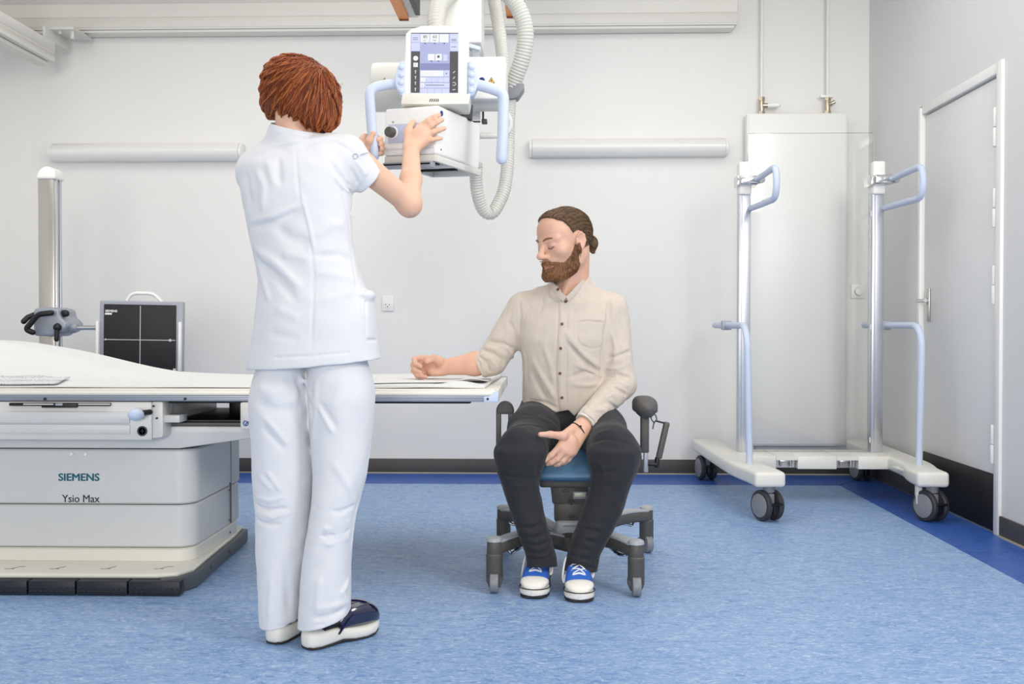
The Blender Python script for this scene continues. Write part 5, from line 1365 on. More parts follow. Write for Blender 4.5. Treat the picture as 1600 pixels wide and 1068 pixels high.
# clogs
M['patent'] = mat('navy_patent', '10143c', .12, coat=1.0, spec=.6)
M['clog_sole'] = mat('clog_sole_white', 'e9e6dc', .5)
M['outsole'] = mat('outsole_dark', '2a2a2a', .7)
def shoe_ring(o, d, n, s, L, w, zb, zt, n_=20, pw=.55, tw=1.0):
    out = []
    for a in np.linspace(0, 2 * PI, n_, endpoint=False):
        c_, s_ = math.cos(a), math.sin(a); x = w * math.copysign(abs(c_) ** pw, c_) * (tw if s_ > 0 else 1); z = (zb + zt) / 2 + (zt - zb) / 2 * math.copysign(abs(s_) ** pw, s_)
        out.append(o + d * (s * L) + n * x + Vector((0, 0, z)))
    return out
def clog(heel, dirv, L, left):
    d = Vector((*dirv, 0)).normalized(); n = Vector((-d.y, d.x, 0)); o = Vector(heel)
    S0 = [0, .02, .06, .15, .3, .45, .6, .75, .87, .95, .985, 1.0]
    Wd = [.012, .022, .030, .036, .035, .034, .043, .047, .043, .030, .017, .006]
    Zb = [.012, .006, .003, .002, .004, .008, .003, .002, .006, .014, .020, .026]
    Zt = [.038, .050, .052, .052, .049, .046, .041, .039, .041, .045, .046, .044]
    so = build(MB().loft([shoe_ring(o, d, n, s, L, w, a, b) for s, w, a, b in zip(S0, Wd, Zb, Zt)]), 'clog', M['clog_sole'], wm, 60)
    m = MB(); m.loft([shoe_ring(o, d, n, s, L, w * .93, max(0, a - .0035), a + .004) for s, w, a in list(zip(S0, Wd, Zb))[1:-1]]); build(m, 'outsole', M['outsole'], so, 60)
    S1 = [.40, .44, .5, .58, .68, .78, .87, .93, .97, .99]
    W1 = [.034, .036, .040, .044, .0475, .048, .045, .038, .027, .014]
    Z1 = [.080, .094, .106, .112, .112, .107, .098, .086, .072, .056]
    build(MB().loft([shoe_ring(o, d, n, s, L, w, .030 - .02 * (z < .06) * 0, z, 24, .9) for s, w, z in zip(S1, W1, Z1)]), 'clog_upper', M['patent'], so, 60)
    q = o + d * (.36 * L)
    m = MB(); m.tube(crom([q + n * .037 * k_ + Vector((0, 0, zz)) + d * dd for k_, zz, dd in ((-1, .032, .0), (-1.06, .055, .02), (-1.0, .078, .045), (-.8, .09, .06))], 5), .006, 10, flat=.35)
    build(m, 'heel_strap', M['patent'], so)
    m = MB(); m.loft([shoe_ring(o, d, n, s, L, w, .045, z, 20, .8) for s, w, z in ((.20, .030, .056), (.3, .030, .066), (.4, .032, .076))]); build(m, 'lining', M['black'], so)
clog((-.664, 2.842, 0), (.154, .165), .255, False)
clog((-.768, 2.883, 0), (.085, .22), .255, True)
# ------------------------------------------------------------------ the seated man
M['shirt'] = mat('linen_shirt_beige', 'cdc1b4', .9, var=.10, vs=60, bump=.25, bs=420, stretch=(1, 1, .35), sheen=.15)
M['shirt_in'] = mat('linen_shirt_inside', 'd8d1c6', .9)
M['jeans'] = mat('black_denim', '232429', .85, var=.28, vs=9, bump=.15, bs=600, sheen=.1)
M['hair_m'] = [mat('brown_hair', '6b5038', .42, spec=.5), mat('brown_hair_light', '8a6c4e', .4, spec=.5), mat('brown_hair_dark', '47331f', .45, spec=.5)]
M['hair_mu'] = mat('brown_under_hair', '5c452f', .55, var=.25, vs=70)
M['beard'] = [mat('beard_brown', '85593a', .5), mat('beard_ginger', 'a8774f', .5), mat('beard_dark', '5c3c27', .5)]
M['beard_u'] = mat('beard_under', '7d5739', .7, var=.25, vs=90)
M['button'] = mat('brown_button', '6d4526', .4)
M['canvas'] = mat('blue_canvas', '2a62c0', .8, var=.08, vs=40, bump=.2, bs=700)
M['rubber'] = mat('white_rubber', 'eeeae0', .55, var=.03, vs=30)
M['lace'] = mat('white_lace', 'f0efec', .8)
M['thread'] = mat('dark_bracelet', '2a1a14', .7)
M['nail'] = mat('finger_nail', 'e8c4b4', .3)
mn = thing('person', 'seated bearded man with hair bun, beige shirt and black jeans, forearm on the table', 'person', (.09, 3.75, 0))
mb = Field()
HS = 1.03
mfw = A((-.78, -.58, -.20)); MR = frame(mfw, (-.04, .03, 1))
mc = Pa(881, 378.5, 3.74)
hf = Field(); MX = head_field(hf, mc, MR, HS, True)
l_, h_ = box_of(hf); mb.add(hf.eval, l_, h_, .012)
nb_ = Pa(891, 458, 3.80)
mb.rc(MX(0, -.034, -.045), nb_, .056, .062, .02); mb.rc(MX(0, -.045, -.02), Pa(897, 448, 3.825), .048, .054, .02)
mb.rc(MX(-.045, -.03, -.06), Pa(880, 462, 3.74), .016, .013, .02)
def msec(py, x0, x1, Y, ry):
    a, b = P(x0, py, Y), P(x1, py, Y); return (a.z, (a.x + b.x) / 2, Y, (b.x - a.x) / 2, ry)
mt_ = [(452, 845, 935, 3.82, .07), (472, 818, 962, 3.82, .095), (497, 808, 966, 3.815, .115), (530, 811, 958, 3.81, .125), (565, 816, 950, 3.815, .122), (600, 817, 948, 3.83, .124), (632, 816, 950, 3.85, .132), (656, 818, 952, 3.87, .13)]
mb.loft([(z, cx, cy, rx * .88, ry * .85) for z, cx, cy, rx, ry in (msec(*t) for t in [(468, 850, 930, 3.82, .06)] + mt_[2:])], .03)
# arm resting on the table
rs, re_, rw = Pa(818, 484, 3.82), Pa(768, 563, 3.815), Pa(691, 573.5, 3.825)
mb.rc(Pa(855, 482, 3.82), rs, .05, .046, .03); mb.rc(rs, re_, .044, .040, .02); mb.ec(re_, Pa(742, 568, 3.82), .042, .042, .043, .040, (0, 0, 1), .02); mb.ec(Pa(742, 568, 3.82), rw, .042, .038, .029, .021, (0, 0, 1), .02)
MC = [(661, 559, 3.845), (659.5, 567, 3.85), (661, 575.5, 3.85), (665, 583, 3.845)]
PI_ = [(647.5, 561, 3.815), (645.5, 570, 3.812), (646.5, 579, 3.81), (652, 586.5, 3.81)]
DI = [(649, 568.5, 3.782), (648.5, 578, 3.778), (651.5, 585.5, 3.78), (657, 589, 3.785)]
TI = [(657, 572, 3.772), (656.5, 581, 3.77), (659, 586.5, 3.772), (665, 588, 3.78)]
for i in range(4):
    a, b, c_, d = (Pa(*q[i]) for q in (MC, PI_, DI, TI)); r_ = .0098 - (.0012 if i == 3 else 0)
    mb.rc(rw + A((0, .004, .012 - .008 * i)), a, .0165, .0125, .016); mb.chain([a, b, c_, d], [r_ + .0018, r_ + .0006, r_ - .0004, r_ - .0016], .0045)
mb.el(Pa(674, 571, 3.84), (.03, .016, .031), None, .015); mb.el(Pa(678, 582, 3.815), (.026, .018, .014), None, .012)
mb.chain([rw + A((0, -.004, .012)), Pa(686, 563, 3.80), Pa(677, 559, 3.785), Pa(667, 564.5, 3.772)], [.019, .0165, .012, .0094], .008)
# arm hanging between the knees
ls, le, lw = Pa(955, 484, 3.82), Pa(970, 600, 3.775), Pa(908, 667, 3.585)
mb.rc(Pa(915, 482, 3.82), ls, .05, .046, .03); mb.rc(ls, le, .044, .030, .02); mb.ec(le, (le + lw) / 2, .030, .030, .030, .028, (1, 0, 0), .02); mb.ec((le + lw) / 2, lw, .030, .028, .028, .021, (.6, 0, -.6), .02)
lh = Pa(889, 686, 3.535)
K = [Pa(875, 697, 3.50), Pa(882, 704, 3.502), Pa(889, 707.5, 3.51), Pa(896, 706, 3.522)]
F1 = [Pa(861, 711, 3.492), Pa(871, 717, 3.498), Pa(880, 719.5, 3.508), Pa(888, 717.5, 3.52)]
F2 = [Pa(852, 718, 3.492), Pa(862, 722, 3.50), Pa(873, 724, 3.512), Pa(882, 722, 3.525)]
F3 = [Pa(845.5, 722, 3.497), Pa(856, 724.5, 3.506), Pa(868, 726, 3.518), Pa(878, 724, 3.53)]
for i in range(4):
    r_ = .0100 - (.0012 if i == 3 else 0)
    mb.rc(lw + A((-.004 + .006 * i, 0, .004 - .004 * i)), K[i], .0165, .0132, .016); mb.chain([K[i], F1[i], F2[i], F3[i]], [r_ + .0022, r_ + .0004, r_ - .0006, r_ - .0020], .0045)
mb.el((lh + K[1]) / 2 + A((.004, .0, .004)), (.030, .017, .034), np.array(Euler((0, .75, 0)).to_matrix()), .015)
mb.chain([lw + A((-.016, -.004, .004)), Pa(880, 681, 3.505), Pa(860, 678.5, 3.475), Pa(844.5, 678.5, 3.468)], [.017, .0155, .0112, .0088], .008)
# hips and legs inside the jeans
hipR, hipL = Pa(848, 652, 3.88), Pa(922, 652, 3.88)
knR, knL = Pa(815, 705, 3.50), Pa(959, 703, 3.51)
anR, anL = Pa(845, 872, 3.50), Pa(906, 880, 3.49)
for h_, k_, a_ in ((hipR, knR, anR), (hipL, knL, anL)):
    mb.rc(Pa(884, 640, 3.87), h_, .10, .075, .03); kq = k_ + A((.0, .02, 0)); sg_ = -1 if h_ is hipR else 1; mk_ = k_ * .5 + a_ * .5 + A((sg_ * .012, 0, 0)); mb.rc(h_, kq, .07, .045, .03); mb.rc(kq, mk_, .04, .034, .03); mb.rc(mk_, a_, .034, .028, .03)
    mb.rc(a_, A((a_[0], 3.56, .085)), .030, .028, .02)
lipc = MX(0, .095, -.072)
def lipmat(c):
    q = ((c + A(mn.location) * 0) - lipc) @ MR / HS
    return ((np.abs(q[:, 0]) < .023) & (np.abs(q[:, 2]) < .0105 * np.sqrt(np.maximum(0, 1 - (q[:, 0] / .024) ** 2))) & (q[:, 1] > -.02)).astype(int)
surf(mb, .0027, 'body', [M['skin_m'], M['lips']], mn, mats=lipmat)
# beard, brows, lashes
def HL(p): return (p - A(mc)) @ MR / HS
def region_beard(p):
    q = HL(p); y, z, x = q[:, 1], q[:, 2], np.abs(q[:, 0])
    top = np.interp(y, [-.02, .004, .03, .055, .075, .10], [.000, -.012, -.050, -.067, -.058, -.050])
    d1 = z - top
    d2 = np.interp(y, [-.05, -.012, .02], [.03, .012, -.06]) * 0 + (-.012 - y) + np.clip(z + .01, -.12, .0) * -.25
    lips = 1 - np.sqrt((x / .021) ** 2 + ((z + .0735) / .0072) ** 2 + ((y - .095) / .03) ** 2)
    bot = -.125 - z
    return np.maximum(np.maximum(d1, d2), np.maximum(lips * .012, bot)) * HS
bf = Field()
bl, bh = box_of(hf)
def beard_off(p):
    q = HL(p); return .0035 + .010 * np.clip((-.075 - q[:, 2]) / .03, 0, 1) + .004 * np.clip((q[:, 1] + .0) / -.03 + .3, 0, 1) * 0 + .0018 * wob(p, 210) + .0015 * wob(p, 120, 3)
bf.add(lambda p: -smin(-(hf.eval(p) - beard_off(p)), -region_beard(p), .012), bl, bh, .004)
try:
    bo = surf(bf, .0026, 'beard', M['beard_u'], mn)
    def vco(o):
        n = len(o.data.vertices); co = np.empty(n * 3, f32); o.data.vertices.foreach_get('co', co); return co.reshape(-1, 3).astype(float) + A(root_of(o).location)
    rng = np.random.default_rng(9)
    co = vco(bo); co = co[hf.eval(co) > .0015]
    st = co[rng.integers(0, len(co), 2600)] + rng.normal(size=(2600, 3)) * .001
    def bdir(p, g, t):
        q = HL(p); o = np.stack([q[:, 0] * 1.5, .45 + q[:, 1] * 0, -1 + q[:, 2] * 0], 1); return o @ MR.T + g * (.3 + .5 * t) + rng.normal(size=p.shape) * .18
    edge = vco(bpy.data.objects['body.001']); qe = HL(edge); re_b = region_beard(edge); edge = edge[(re_b > 0) & (re_b < .007) & (qe[:, 1] > -.01) & (hf.eval(edge) < .002)]
    if len(edge): st = np.concatenate([st, edge[rng.integers(0, len(edge), 260)]])
    qs = HL(st); pg = np.clip((qs[:, 1] - .02) / .06, .1, .8); mi_ = np.where(rng.random(len(st)) < pg, 1, np.where(rng.random(len(st)) < .5, 0, 2))
    strands(bf, st, bdir, 5, .0034, .00055, .0022, 'beard_strands', M['beard'], bo, 4, mi0=mi_)
except Exception as ex:
    print('beard', ex)
for q in (-1, 1):
    pts = crom([Vector(MX(q * x, y, z)) for x, y, z in ((.013, .0985, .018), (.026, .0955, .0235), (.040, .084, .0235), (.050, .071, .017))], 6)
    m = MB(); m.tube(pts, [.0022 + .0022 * math.sin(PI * (i + 1) / (len(pts) + 1)) for i in range(len(pts))], 8, flat=.8); build(m, 'eyebrow', M['beard'][0], mn)
    pts = crom([Vector(MX(q * x, y, z)) for x, y, z in ((.019, .0865, -.0078), (.027, .0905, -.0118), (.036, .089, -.0118), (.046, .0795, -.007))], 6)
    m = MB(); m.tube(pts, .0012, 6); build(m, 'eyelash', M['hair_m'][2], mn)
# slicked back hair with a bun
def hairline(p):
    q = HL(p); x, y, z = np.abs(q[:, 0]), q[:, 1], q[:, 2]
    lim = np.interp(y, [-.11, -.075, -.035, -.012, .012, .035, .060, .085, .11], [-.080, -.072, -.052, .012, .030, .082, .098, .106, .112])
    lim = lim + np.interp(y, [.02, .05, .09], [0, -.006, 0]) + np.where(y > .03, (x / .05) ** 2 * -.004, 0)
    ear = .034 - np.sqrt(((y + .012) / 1.0) ** 2 + ((z + .006) / 1.15) ** 2)
    return np.maximum(lim - z, np.where(x > .06, ear, -1)) * HS
bun = MX(.0, -.122, -.022)
hfld = Field()
def hair_off(p):
    q = HL(p); ang_ = np.arctan2(q[:, 0], q[:, 2] + .03); return .0075 + .0016 * np.sin(ang_ * 60 + 6 * q[:, 1] * 9) + .0012 * np.sin(ang_ * 113 + 40 * q[:, 1])
hfld.add(lambda p: -smin(-(hf.eval(p) - hair_off(p)), -hairline(p), .010), bl, bh, .004)
hfld.el(bun, (.026, .022, .028), MR, .010); hfld.rc(MX(0, -.095, -.01), bun, .022, .016, .012); hfld.rc(bun, MX(-.006, -.118, -.055), .014, .006, .01)
hmo = surf(hfld, .0027, 'hair', M['hair_mu'], mn)
co = vco(hmo); co = co[hf.eval(co) > .003]
st = co[rng.integers(0, len(co), 2600)] + rng.normal(size=(2600, 3)) * .001
def mdir(p, g, t):
    v = bun - p; d_ = np.linalg.norm(v, axis=1, keepdims=True); v = v / np.maximum(d_, 1e-6)
    sw = np.cross(v, MR[:, 0][None]); return np.where(d_ < .04, sw, v)
strands(hfld, st, mdir, 9, .0075, .00055, .0018, 'hair_strands', M['hair_m'], hmo, 8)
# shirt
sf = Field()
sf.loft([msec(*t) for t in mt_], .03, n=2.3)
sf.rc(Pa(880, 466, 3.82), Pa(824, 482, 3.82), .068, .060, .03); sf.rc(Pa(890, 466, 3.82), Pa(950, 484, 3.82), .068, .060, .03)
sf.rc(Pa(893, 446, 3.81), Pa(893, 470, 3.815), .075, .10, .03)
sf.ec(rs, re_, .064, .060, .056, .054, (1, 0, 0), .025); cuR = Pa(751, 570, 3.82); sf.ec(re_, cuR, .054, .056, .046, .047, (0, 0, 1), .02)
sf.ec(ls, le, .064, .064, .054, .056, (1, 0, 0), .02); cuL = lw + (le - lw) * .16; sf.ec(le, cuL, .054, .058, .041, .038, (.6, 0, -.6), .02)
dR = cuR - re_; sf.cutbox(cuR + A((0.002, 0, 0)), (-1, 0, -.12), (cuR[0] - .1, 3.6, cuR[2] - .1), (cuR[0] + .05, 4.05, cuR[2] + .1), .003)
dL = lw - le; dL /= np.linalg.norm(dL); sf.cutbox(cuL + dL * .012, dL, cuL - A((.085, .1, .10)), cuL + A((.075, .05, .05)), .003)
hz_ = Pa(880, 648, 3.75)
HX = A([P(x, 640, 3.74).x for x in (800, 822, 850, 868, 888, 900, 925, 960)]); HZ = A([P(860, y, 3.74).z for y in (644, 640, 650, 644, 640, 652, 660, 655)])
sf.add(lambda p: np.interp(p[:, 0], HX, HZ) - p[:, 2], (HX[0] - .1, 3.718, .5), (HX[-1] - .03, 4.1, .70), .003, 'xm')
# neck opening with an open V at the throat
cn = A(Pa(891, 440, 3.80)); cax = A((.06, -.22, 1.0)); cax /= np.linalg.norm(cax)
def ringd(p):
    q = p - cn; h_ = q @ cax; return h_, np.linalg.norm(q - h_[:, None] * cax, axis=1)
sf.add(lambda p: np.maximum(ringd(p)[1] - .064 - .1 * ringd(p)[0], -(ringd(p)[0] + .04)), cn - .09, cn + .1, .004, 's')
vt, vl, vr = Pa(884, 465, 3.72), Pa(868, 440, 3.72), Pa(908, 436, 3.72)
n1 = np.cross(vl - vt, A((0, 1, 0))); n1 /= np.linalg.norm(n1); n1 = n1 if n1[0] < 0 else -n1
n2 = np.cross(vr - vt, A((0, 1, 0))); n2 /= np.linalg.norm(n2); n2 = n2 if n2[0] > 0 else -n2
sf.add(lambda p: np.maximum(np.maximum((p - vt) @ n1, (p - vt) @ n2), p[:, 1] - 3.78), (vl[0] - .01, 3.60, vt[2] - .01), (vr[0] + .01, 3.80, vt[2] + .2), .004, 's')
sf.disp(lambda p: .0018 * wob(p, 24, 7) + .0011 * wob(p, 62, 3))
# half-open side of the placket, pocket and creases
fs = [([(872, 462), (872, 500), (870, 540), (868, 580), (870, 615), (874, 645)], -0.0083, .0036), ([(877, 470), (877, 540), (875, 590), (878, 640)], 0.0046, .008), ([(887, 475), (886, 540), (884, 600), (886, 640)], -0.0038, .0032),
      ([(902, 503), (920, 501), (944, 504)], -0.0046, .0034), ([(902, 503), (902, 530), (907, 538), (924, 545), (938, 542), (944, 534), (945, 504)], -0.0042, .0032), ([(904, 499), (944, 500)], 0.0038, .004),
      ([(812, 470), (813, 495), (811, 520)], -0.0073, .005), ([(817, 440), (835, 452), (850, 458)], -0.0042, .005), ([(952, 470), (950, 500), (945, 525), (941, 560), (940, 590)], -0.0177, .0075),
      ([(885, 520), (905, 548), (925, 565), (942, 575)], 0.0125, .009), ([(890, 538), (908, 560), (935, 582)], -0.0125, .009), ([(900, 570), (925, 580), (942, 588)], 0.0094, .007), ([(890, 590), (915, 580), (940, 585)], -0.0073, .008), ([(895, 600), (920, 602), (935, 598)], 0.0062, .008),
      ([(832, 560), (845, 585), (860, 610), (868, 625)], 0.0083, .009), ([(828, 575), (840, 600), (855, 625)], -0.0073, .009), ([(850, 540), (860, 570), (866, 600)], 0.0062, .010), ([(820, 545), (824, 600)], -0.0062, .008), ([(825, 625), (850, 628), (872, 638)], -0.0062, .007), ([(818, 632), (845, 637), (868, 641)], 0.0062, .006),
      ([(845, 455), (848, 475), (842, 490)], -0.0066, .006), ([(855, 450), (857, 470)], 0.0062, .006), ([(832, 455), (832, 480)], 0.0062, .007),
      # rolled sleeve on the table
      ([(754, 546), (770, 552), (785, 562), (786, 572)], -0.0125, .006), ([(757, 541), (775, 545), (792, 556)], 0.0125, .006), ([(752, 553), (766, 560), (776, 572), (777, 583)], 0.0125, .006), ([(749, 558), (760, 566), (768, 582)], -0.0083, .005), ([(790, 540), (800, 552), (803, 562)], 0.0083, .007), ([(762, 533), (785, 536), (805, 546)], -0.0083, .008), ([(744, 556), (752, 564), (757, 580)], 0.0083, .004), ([(795, 500), (803, 520), (806, 540)], -0.0083, .008),
      # sleeve of the other arm
      ([(950, 560), (965, 556), (985, 548)], -0.0083, .007), ([(948, 575), (965, 576), (984, 566)], 0.0083, .006), ([(947, 590), (962, 585), (984, 590)], -0.0125, .006), ([(946, 600), (965, 596), (983, 604)], 0.0125, .006), ([(944, 612), (960, 606), (980, 618)], -0.0125, .006), ([(940, 622), (956, 616), (974, 630)], 0.0125, .006), ([(936, 632), (950, 628), (966, 640)], -0.0104, .006), ([(925, 640), (940, 640), (955, 648)], 0.0083, .006), ([(955, 515), (962, 545), (958, 570)], 0.0062, .008), ([(968, 500), (975, 540)], -0.0062, .009), ([(905, 645), (914, 655), (926, 668)], -0.0062, .0036), ([(912, 640), (922, 650), (934, 662)], 0.0062, .005)]
add_folds(sf, fs, 3.3, 4.1)
so_ = surf(sf, .0030, 'shirt', M['shirt'], mn)
# buttons, placed on the cloth
bp = hits(sf, [(884, 471), (878, 506), (876, 544), (875, 583), (878, 621)], 3.3, 4.1); bn = grad(sf, bp)
for p_, n_ in zip(bp, bn):
    m = MB(); m.lathe([(.003, .0012), (.0052, .0014), (.0056, .0026), (.0048, .0034), (.0036, .0028), (.0005, .0026)], p_ - n_ * .0008, n_, 16); bt = build(m, 'button', M['button'], so_)
# stand collar round the neck, open in front
cpath = crom([P(883, 467, 3.702), P(873, 458, 3.708), P(863, 445, 3.735), P(862, 436, 3.785), P(874, 429, 3.85), P(896, 424, 3.875), P(915, 427, 3.85), P(919, 433, 3.795), P(910, 443, 3.745), P(897, 456, 3.715), P(886, 467, 3.702)], 6)
rings = []; cc = Vector(cn)
for i, p_ in enumerate(cpath):
    t_ = (cpath[min(i + 1, len(cpath) - 1)] - cpath[max(i - 1, 0)]).normalized(); o_ = (p_ - cc); o_.z = 0; o_.normalize(); u_ = Vector(cax) * .8 - o_ * .15 + Vector((0, -.25, .25)); u_ = (u_ - t_ * u_.dot(t_)).normalized(); w_ = t_.cross(u_)
    hh_ = .0125 if 5 < i < len(cpath) - 6 else .0105
    rings.append([p_ + u_ * (hh_ * a_) + w_ * (.003 * b_) for a_, b_ in ((-1, -1), (-1, 1), (.75, 1), (1, .5), (1, -.5), (.75, -1))])
co_ = build(MB().loft(rings), 'collar', M['shirt'], so_, 60)
q_ = P(872, 452, 3.70); build(MB().lathe([(.003, 0), (.0052, .0), (.0056, .0014), (.0036, .002), (.0005, .0016)], q_, (-.35, -.8, .4), 16), 'button', M['button'], co_)
# turned-up cuff on the table arm, shirt cuff at the other wrist
m = MB()
for k_, (o_, d_, w_, t_, sd_) in enumerate(((cuR, (re_ - cuR), .0475, .0485, A((0, 0, 1))),)):
    ax = Vector(d_).normalized(); u = Vector(sd_); u = (u - ax * u.dot(ax)).normalized(); w = ax.cross(u); O = Vector(o_)
    ring = lambda s, k: [O + ax * s + u * (w_ + k) * math.cos(a) + w * (t_ + k) * math.sin(a) for a in np.linspace(0, 2 * PI, 32, endpoint=False)]
    m.loft([ring(.0, -.006), ring(-.003, -.002), ring(-.002, .0025), ring(.016, .005), ring(.034, .005), ring(.038, .001), ring(.036, -.006)])
build(m, 'rolled_cuff', M['shirt'], so_, 60)
m = MB(); ax = Vector(-dL); u = Vector((.6, 0, -.6)); u = (u - ax * u.dot(ax)).normalized(); w = ax.cross(u); O = Vector(cuL + dL * .004)
ring = lambda s, k: [O + ax * s + u * (.0365 + k) * math.cos(a) + w * (.031 + k) * math.sin(a) for a in np.linspace(0, 2 * PI, 32, endpoint=False)]
m.loft([ring(-.014, -.005), ring(-.017, -.002), ring(-.016, .002), ring(.0, .0055), ring(.028, .0075), ring(.04, .007), ring(.044, .0)])
build(m, 'cuff', M['shirt_in'], so_, 60)
# bracelet
m = MB(); wc_ = lw + dL * .022; ax = Vector(dL); u = Vector((.6, 0, -.6)); u = (u - ax * u.dot(ax)).normalized(); w = ax.cross(u)
m.tube([Vector(wc_) + u * .033 * math.cos(a) + w * .0252 * math.sin(a) + ax * .004 * math.sin(a + 1) for a in np.linspace(0, 2 * PI, 40)], .0019, 8)
m.ball(Vector(wc_) + w * -.0262 - u * .006, .0045, 10); m.ball(Vector(wc_) + w * .0262 - u * .006, .0045, 10); m.ball(Vector(wc_) + w * -.0258 + u * .003, .0036, 10)
build(m, 'bracelet', M['thread'], mn)
# jeans
jf = Field()
jf.loft([msec(*t) for t in ((618, 822, 946, 3.87, .12), (640, 818, 952, 3.875, .135), (665, 822, 952, 3.885, .14), (690, 830, 945, 3.89, .13))], .02)
for hp, kn_, an_, kt in ((hipR, knR, anR, A((.0, .0, .0))), (hipL, knL, anL, A((.0, .0, .0)))):
    s_ = -1 if hp is hipR else 1
    md = hp * .5 + kn_ * .5 + A((0, 0, .008))
    jf.rc(hp, md, .098, .088, .03); jf.rc(md, kn_ + A((0, .02, .004)), .086, .071, .03); jf.el(kn_ + A((0, .015, -.005)), (.071, .058, .082), None, .05)
    sec = ((705, 778, 848), (735, 779, 841), (769, 787, 844), (802, 798, 850), (836, 810, 861), (864, 821, 868), (905, 824, 870)) if s_ < 0 else ((705, 926, 995), (735, 927, 994), (769, 919, 982), (802, 908, 971), (836, 895, 954), (868, 886, 937), (915, 880, 930))
    jf.loft([msec(y_, x0, x1, 3.515 - .0001 * (y_ - 705), .075 - .0001 * (y_ - 705)) for y_, x0, x1 in sec], .055, n=2.2)
    lo_ = an_ - A((.11, .14, .12)); hi_ = an_ + A((.11, .14, .06)); zc_ = G(0, 879 if s_ < 0 else 889, 0).z
    jf.cutbox(A((an_[0], an_[1], Pa(0, 884 if s_ < 0 else 891, an_[1] - .05)[2])), (-.05 * s_, -.15, -1), lo_, hi_, .003)
jf.disp(lambda p: .002 * wob(p, 26, 5) + .0012 * wob(p, 70, 2))
fj = []
for y, a, b in ((812, 807, 847), (827, 812, 853), (840, 817, 857), (852, 822, 860), (863, 826, 862)): fj.append(([(a, y), ((a + b) / 2, y + 6), (b, y - 2)], .0065, .005)); fj.append(([(a, y + 6), ((a + b) / 2, y + 12), (b, y + 5)], -.0055, .0045))
for y, a, b in ((818, 908, 956), (834, 901, 948), (848, 896, 941), (861, 892, 935), (873, 890, 930)): fj.append(([(a, y), ((a + b) / 2, y + 4), (b, y + 8)], .0065, .005)); fj.append(([(a, y + 6), ((a + b) / 2, y + 11), (b, y + 14)], -.0055, .0045))
fj += [([(790, 660), (820, 652), (850, 655)], .004, .006), ([(785, 672), (815, 664), (848, 668)], -.004, .006), ([(820, 645), (850, 655), (870, 668)], .004, .006), ([(835, 645), (860, 655), (872, 662)], -.003, .005), ([(845, 690), (835, 715), (832, 740)], .004, .006), ([(852, 695), (842, 720), (838, 745)], -.004, .006), ([(826, 735), (842, 738), (848, 745)], .004, .005), ([(780, 735), (800, 745), (830, 745)], -.004, .007), ([(785, 755), (810, 760), (835, 752)], .004, .007),
       ([(930, 680), (950, 672), (985, 680)], .004, .006), ([(925, 692), (950, 685), (985, 695)], -.004, .006), ([(935, 665), (955, 658), (978, 662)], .0035, .006), ([(925, 735), (950, 738), (992, 722)], -.004, .007), ([(930, 748), (955, 752), (990, 740)], .004, .007), ([(928, 715), (940, 728), (945, 745)], .003, .006), ([(880, 640), (880, 660), (884, 680)], .003, .005)]
add_folds(jf, fj, 3.2, 4.1)
surf(jf, .0033, 'jeans', M['jeans'], mn)
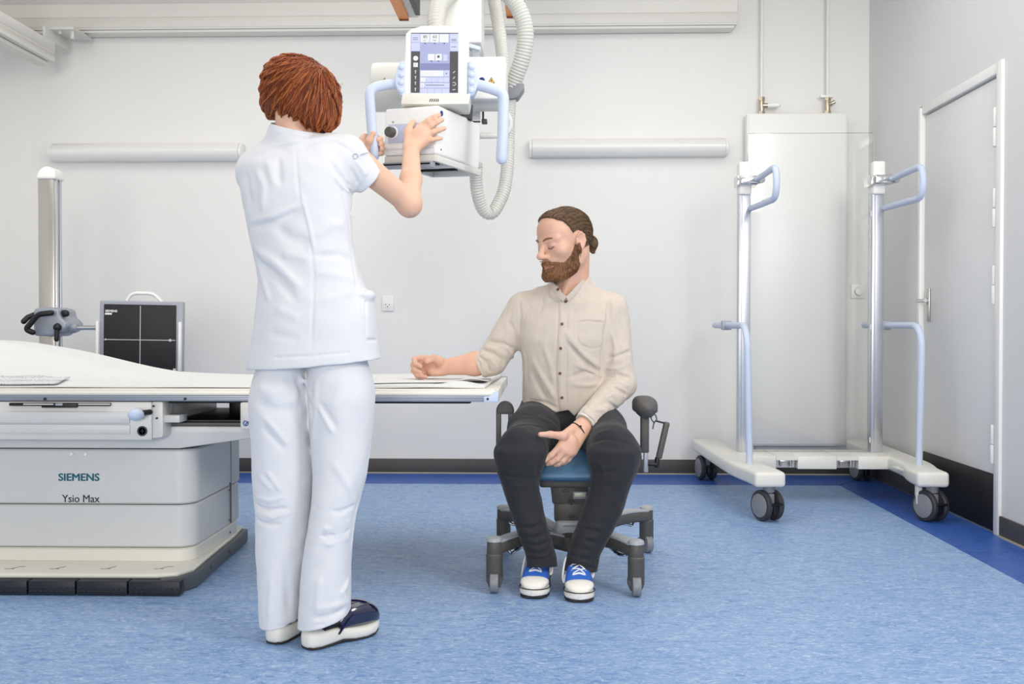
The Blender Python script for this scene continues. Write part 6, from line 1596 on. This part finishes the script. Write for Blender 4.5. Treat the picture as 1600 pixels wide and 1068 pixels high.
# canvas sneakers
def sneaker(toe, heel, lean):
    T = Vector((*toe, 0)); H = Vector((*heel, 0)); d = (T - H); L = d.length; d.normalize(); n = Vector((-d.y, d.x, 0)); o = H
    def R_(s, w, a, b, pw=.6, n_=24): return shoe_ring(o, d, n, s, L, w, a, b, n_, pw)
    S0 = [0, .02, .07, .2, .4, .58, .75, .87, .945, .98, 1.0]
    Wd = [.010, .024, .033, .037, .038, .045, .051, .048, .037, .025, .010]
    sole = build(MB().loft([R_(s, w, .006 + (.006 if s > .9 else 0) * (s - .9) * 10, .031 if s < .7 else .031 + .004 * sstep(.7, .95, s)) for s, w in zip(S0, Wd)]), 'sneaker', M['rubber'], mn, 60)
    build(MB().loft([R_(s, w * .97, .0 + (.004 * (s - .9) * 10 if s > .9 else 0), .0075 + (.005 * (s - .9) * 10 if s > .9 else 0)) for s, w in zip(S0[1:-1], Wd[1:-1])]), 'outsole', M['outsole'], sole, 60)
    m = MB(); ring_ = [o + d * (s * L) + n * (w + .0006) + Vector((0, 0, .0295 + (.004 * sstep(.7, .95, s)))) for s, w in zip(S0, Wd)]; ring2 = [o + d * (s * L) - n * (w + .0006) + Vector((0, 0, .0295 + (.004 * sstep(.7, .95, s)))) for s, w in zip(S0, Wd)]
    m.tube(crom(ring_ + ring2[::-1], 4), .0017, 6); build(m, 'sole_stripe', M['outsole'], sole)
    S1 = [.02, .08, .2, .34, .46, .58, .70, .80, .88]
    W1 = [.026, .032, .034, .035, .036, .040, .0455, .0465, .043]
    Z1 = [.095, .098, .098, .108, .118, .104, .082, .063, .054]
    up = build(MB().loft([R_(s, w, .030, z, .8) for s, w, z in zip(S1, W1, Z1)]), 'shoe_upper', M['canvas'], sole, 60)
    S2 = [.76, .80, .86, .92, .96, .985]; W2 = [.0475, .0485, .0455, .038, .028, .014]; Z2 = [.064, .0655, .062, .056, .049, .041]
    build(MB().loft([R_(s, w, .028, z, .8) for s, w, z in zip(S2, W2, Z2)]), 'toe_cap', M['rubber'], sole, 60)
    def top(s): return float(np.interp(s, S1, Z1))
    m = MB()
    for i in range(5):
        s = .70 - .062 * i; z = top(s); wd = .0205 + .001 * i
        s2 = s - .062; z2 = top(s2)
        for q in (-1, 1):
            a = o + d * (s * L) + n * (q * wd) + Vector((0, 0, z - .0035)); b = o + d * (s2 * L) - n * (q * wd) + Vector((0, 0, z2 - .003)); mid_ = (a + b) / 2 + Vector((0, 0, .0065 + .002 * q))
            m.tube(crom([a, mid_, b], 5), .0033, 8, flat=.6)
    a = o + d * (.72 * L) + n * .021 + Vector((0, 0, top(.72) - .003)); b = a - n * .042; m.tube(crom([a, (a + b) / 2 + Vector((0, 0, .006)), b], 4), .0033, 8)
    for q, k_ in ((-1, 1), (1, .75)):
        a = o + d * (.42 * L) + n * (q * .018) + Vector((0, 0, .112)); m.tube(crom([a, a + n * q * .022 + d * .012 + Vector((0, 0, .004)), a + n * q * .034 + d * .03 + Vector((0, 0, -.05 * k_)), a + n * q * .030 + d * .045 + Vector((0, 0, -.072 * k_)), a + n * q * .026 + d * .025 + Vector((0, 0, -.05 * k_))], 6), .0034, 8)
    build(m, 'laces', M['lace'], sole)
    m = MB()
    for i in range(6):
        s = .71 - .062 * i
        for q in (-1, 1): m.lathe([(.0018, 0), (.0036, .0), (.0036, .0016), (.0018, .0016)], o + d * (s * L) + n * (q * (.0225 + .001 * i)) + Vector((0, 0, top(s) - .0055)), Vector((0, 0, 1)) + n * q * .55, 12)
    build(m, 'eyelets', M['white'], sole)
    m = MB(); m.loft([R_(s, w, .06, z, .8) for s, w, z in ((.34, .022, .110), (.44, .020, .124), (.56, .018, .108), (.70, .017, .084))]); build(m, 'tongue', M['canvas'], sole, 60)
tR, tL = G(833, 938), G(907, 944)
sneaker((tR.x - .002, tR.y + .012), (tR.x + .030, tR.y + .285), 0)
sneaker((tL.x, tL.y + .012), (tL.x - .006, tL.y + .285), 0)
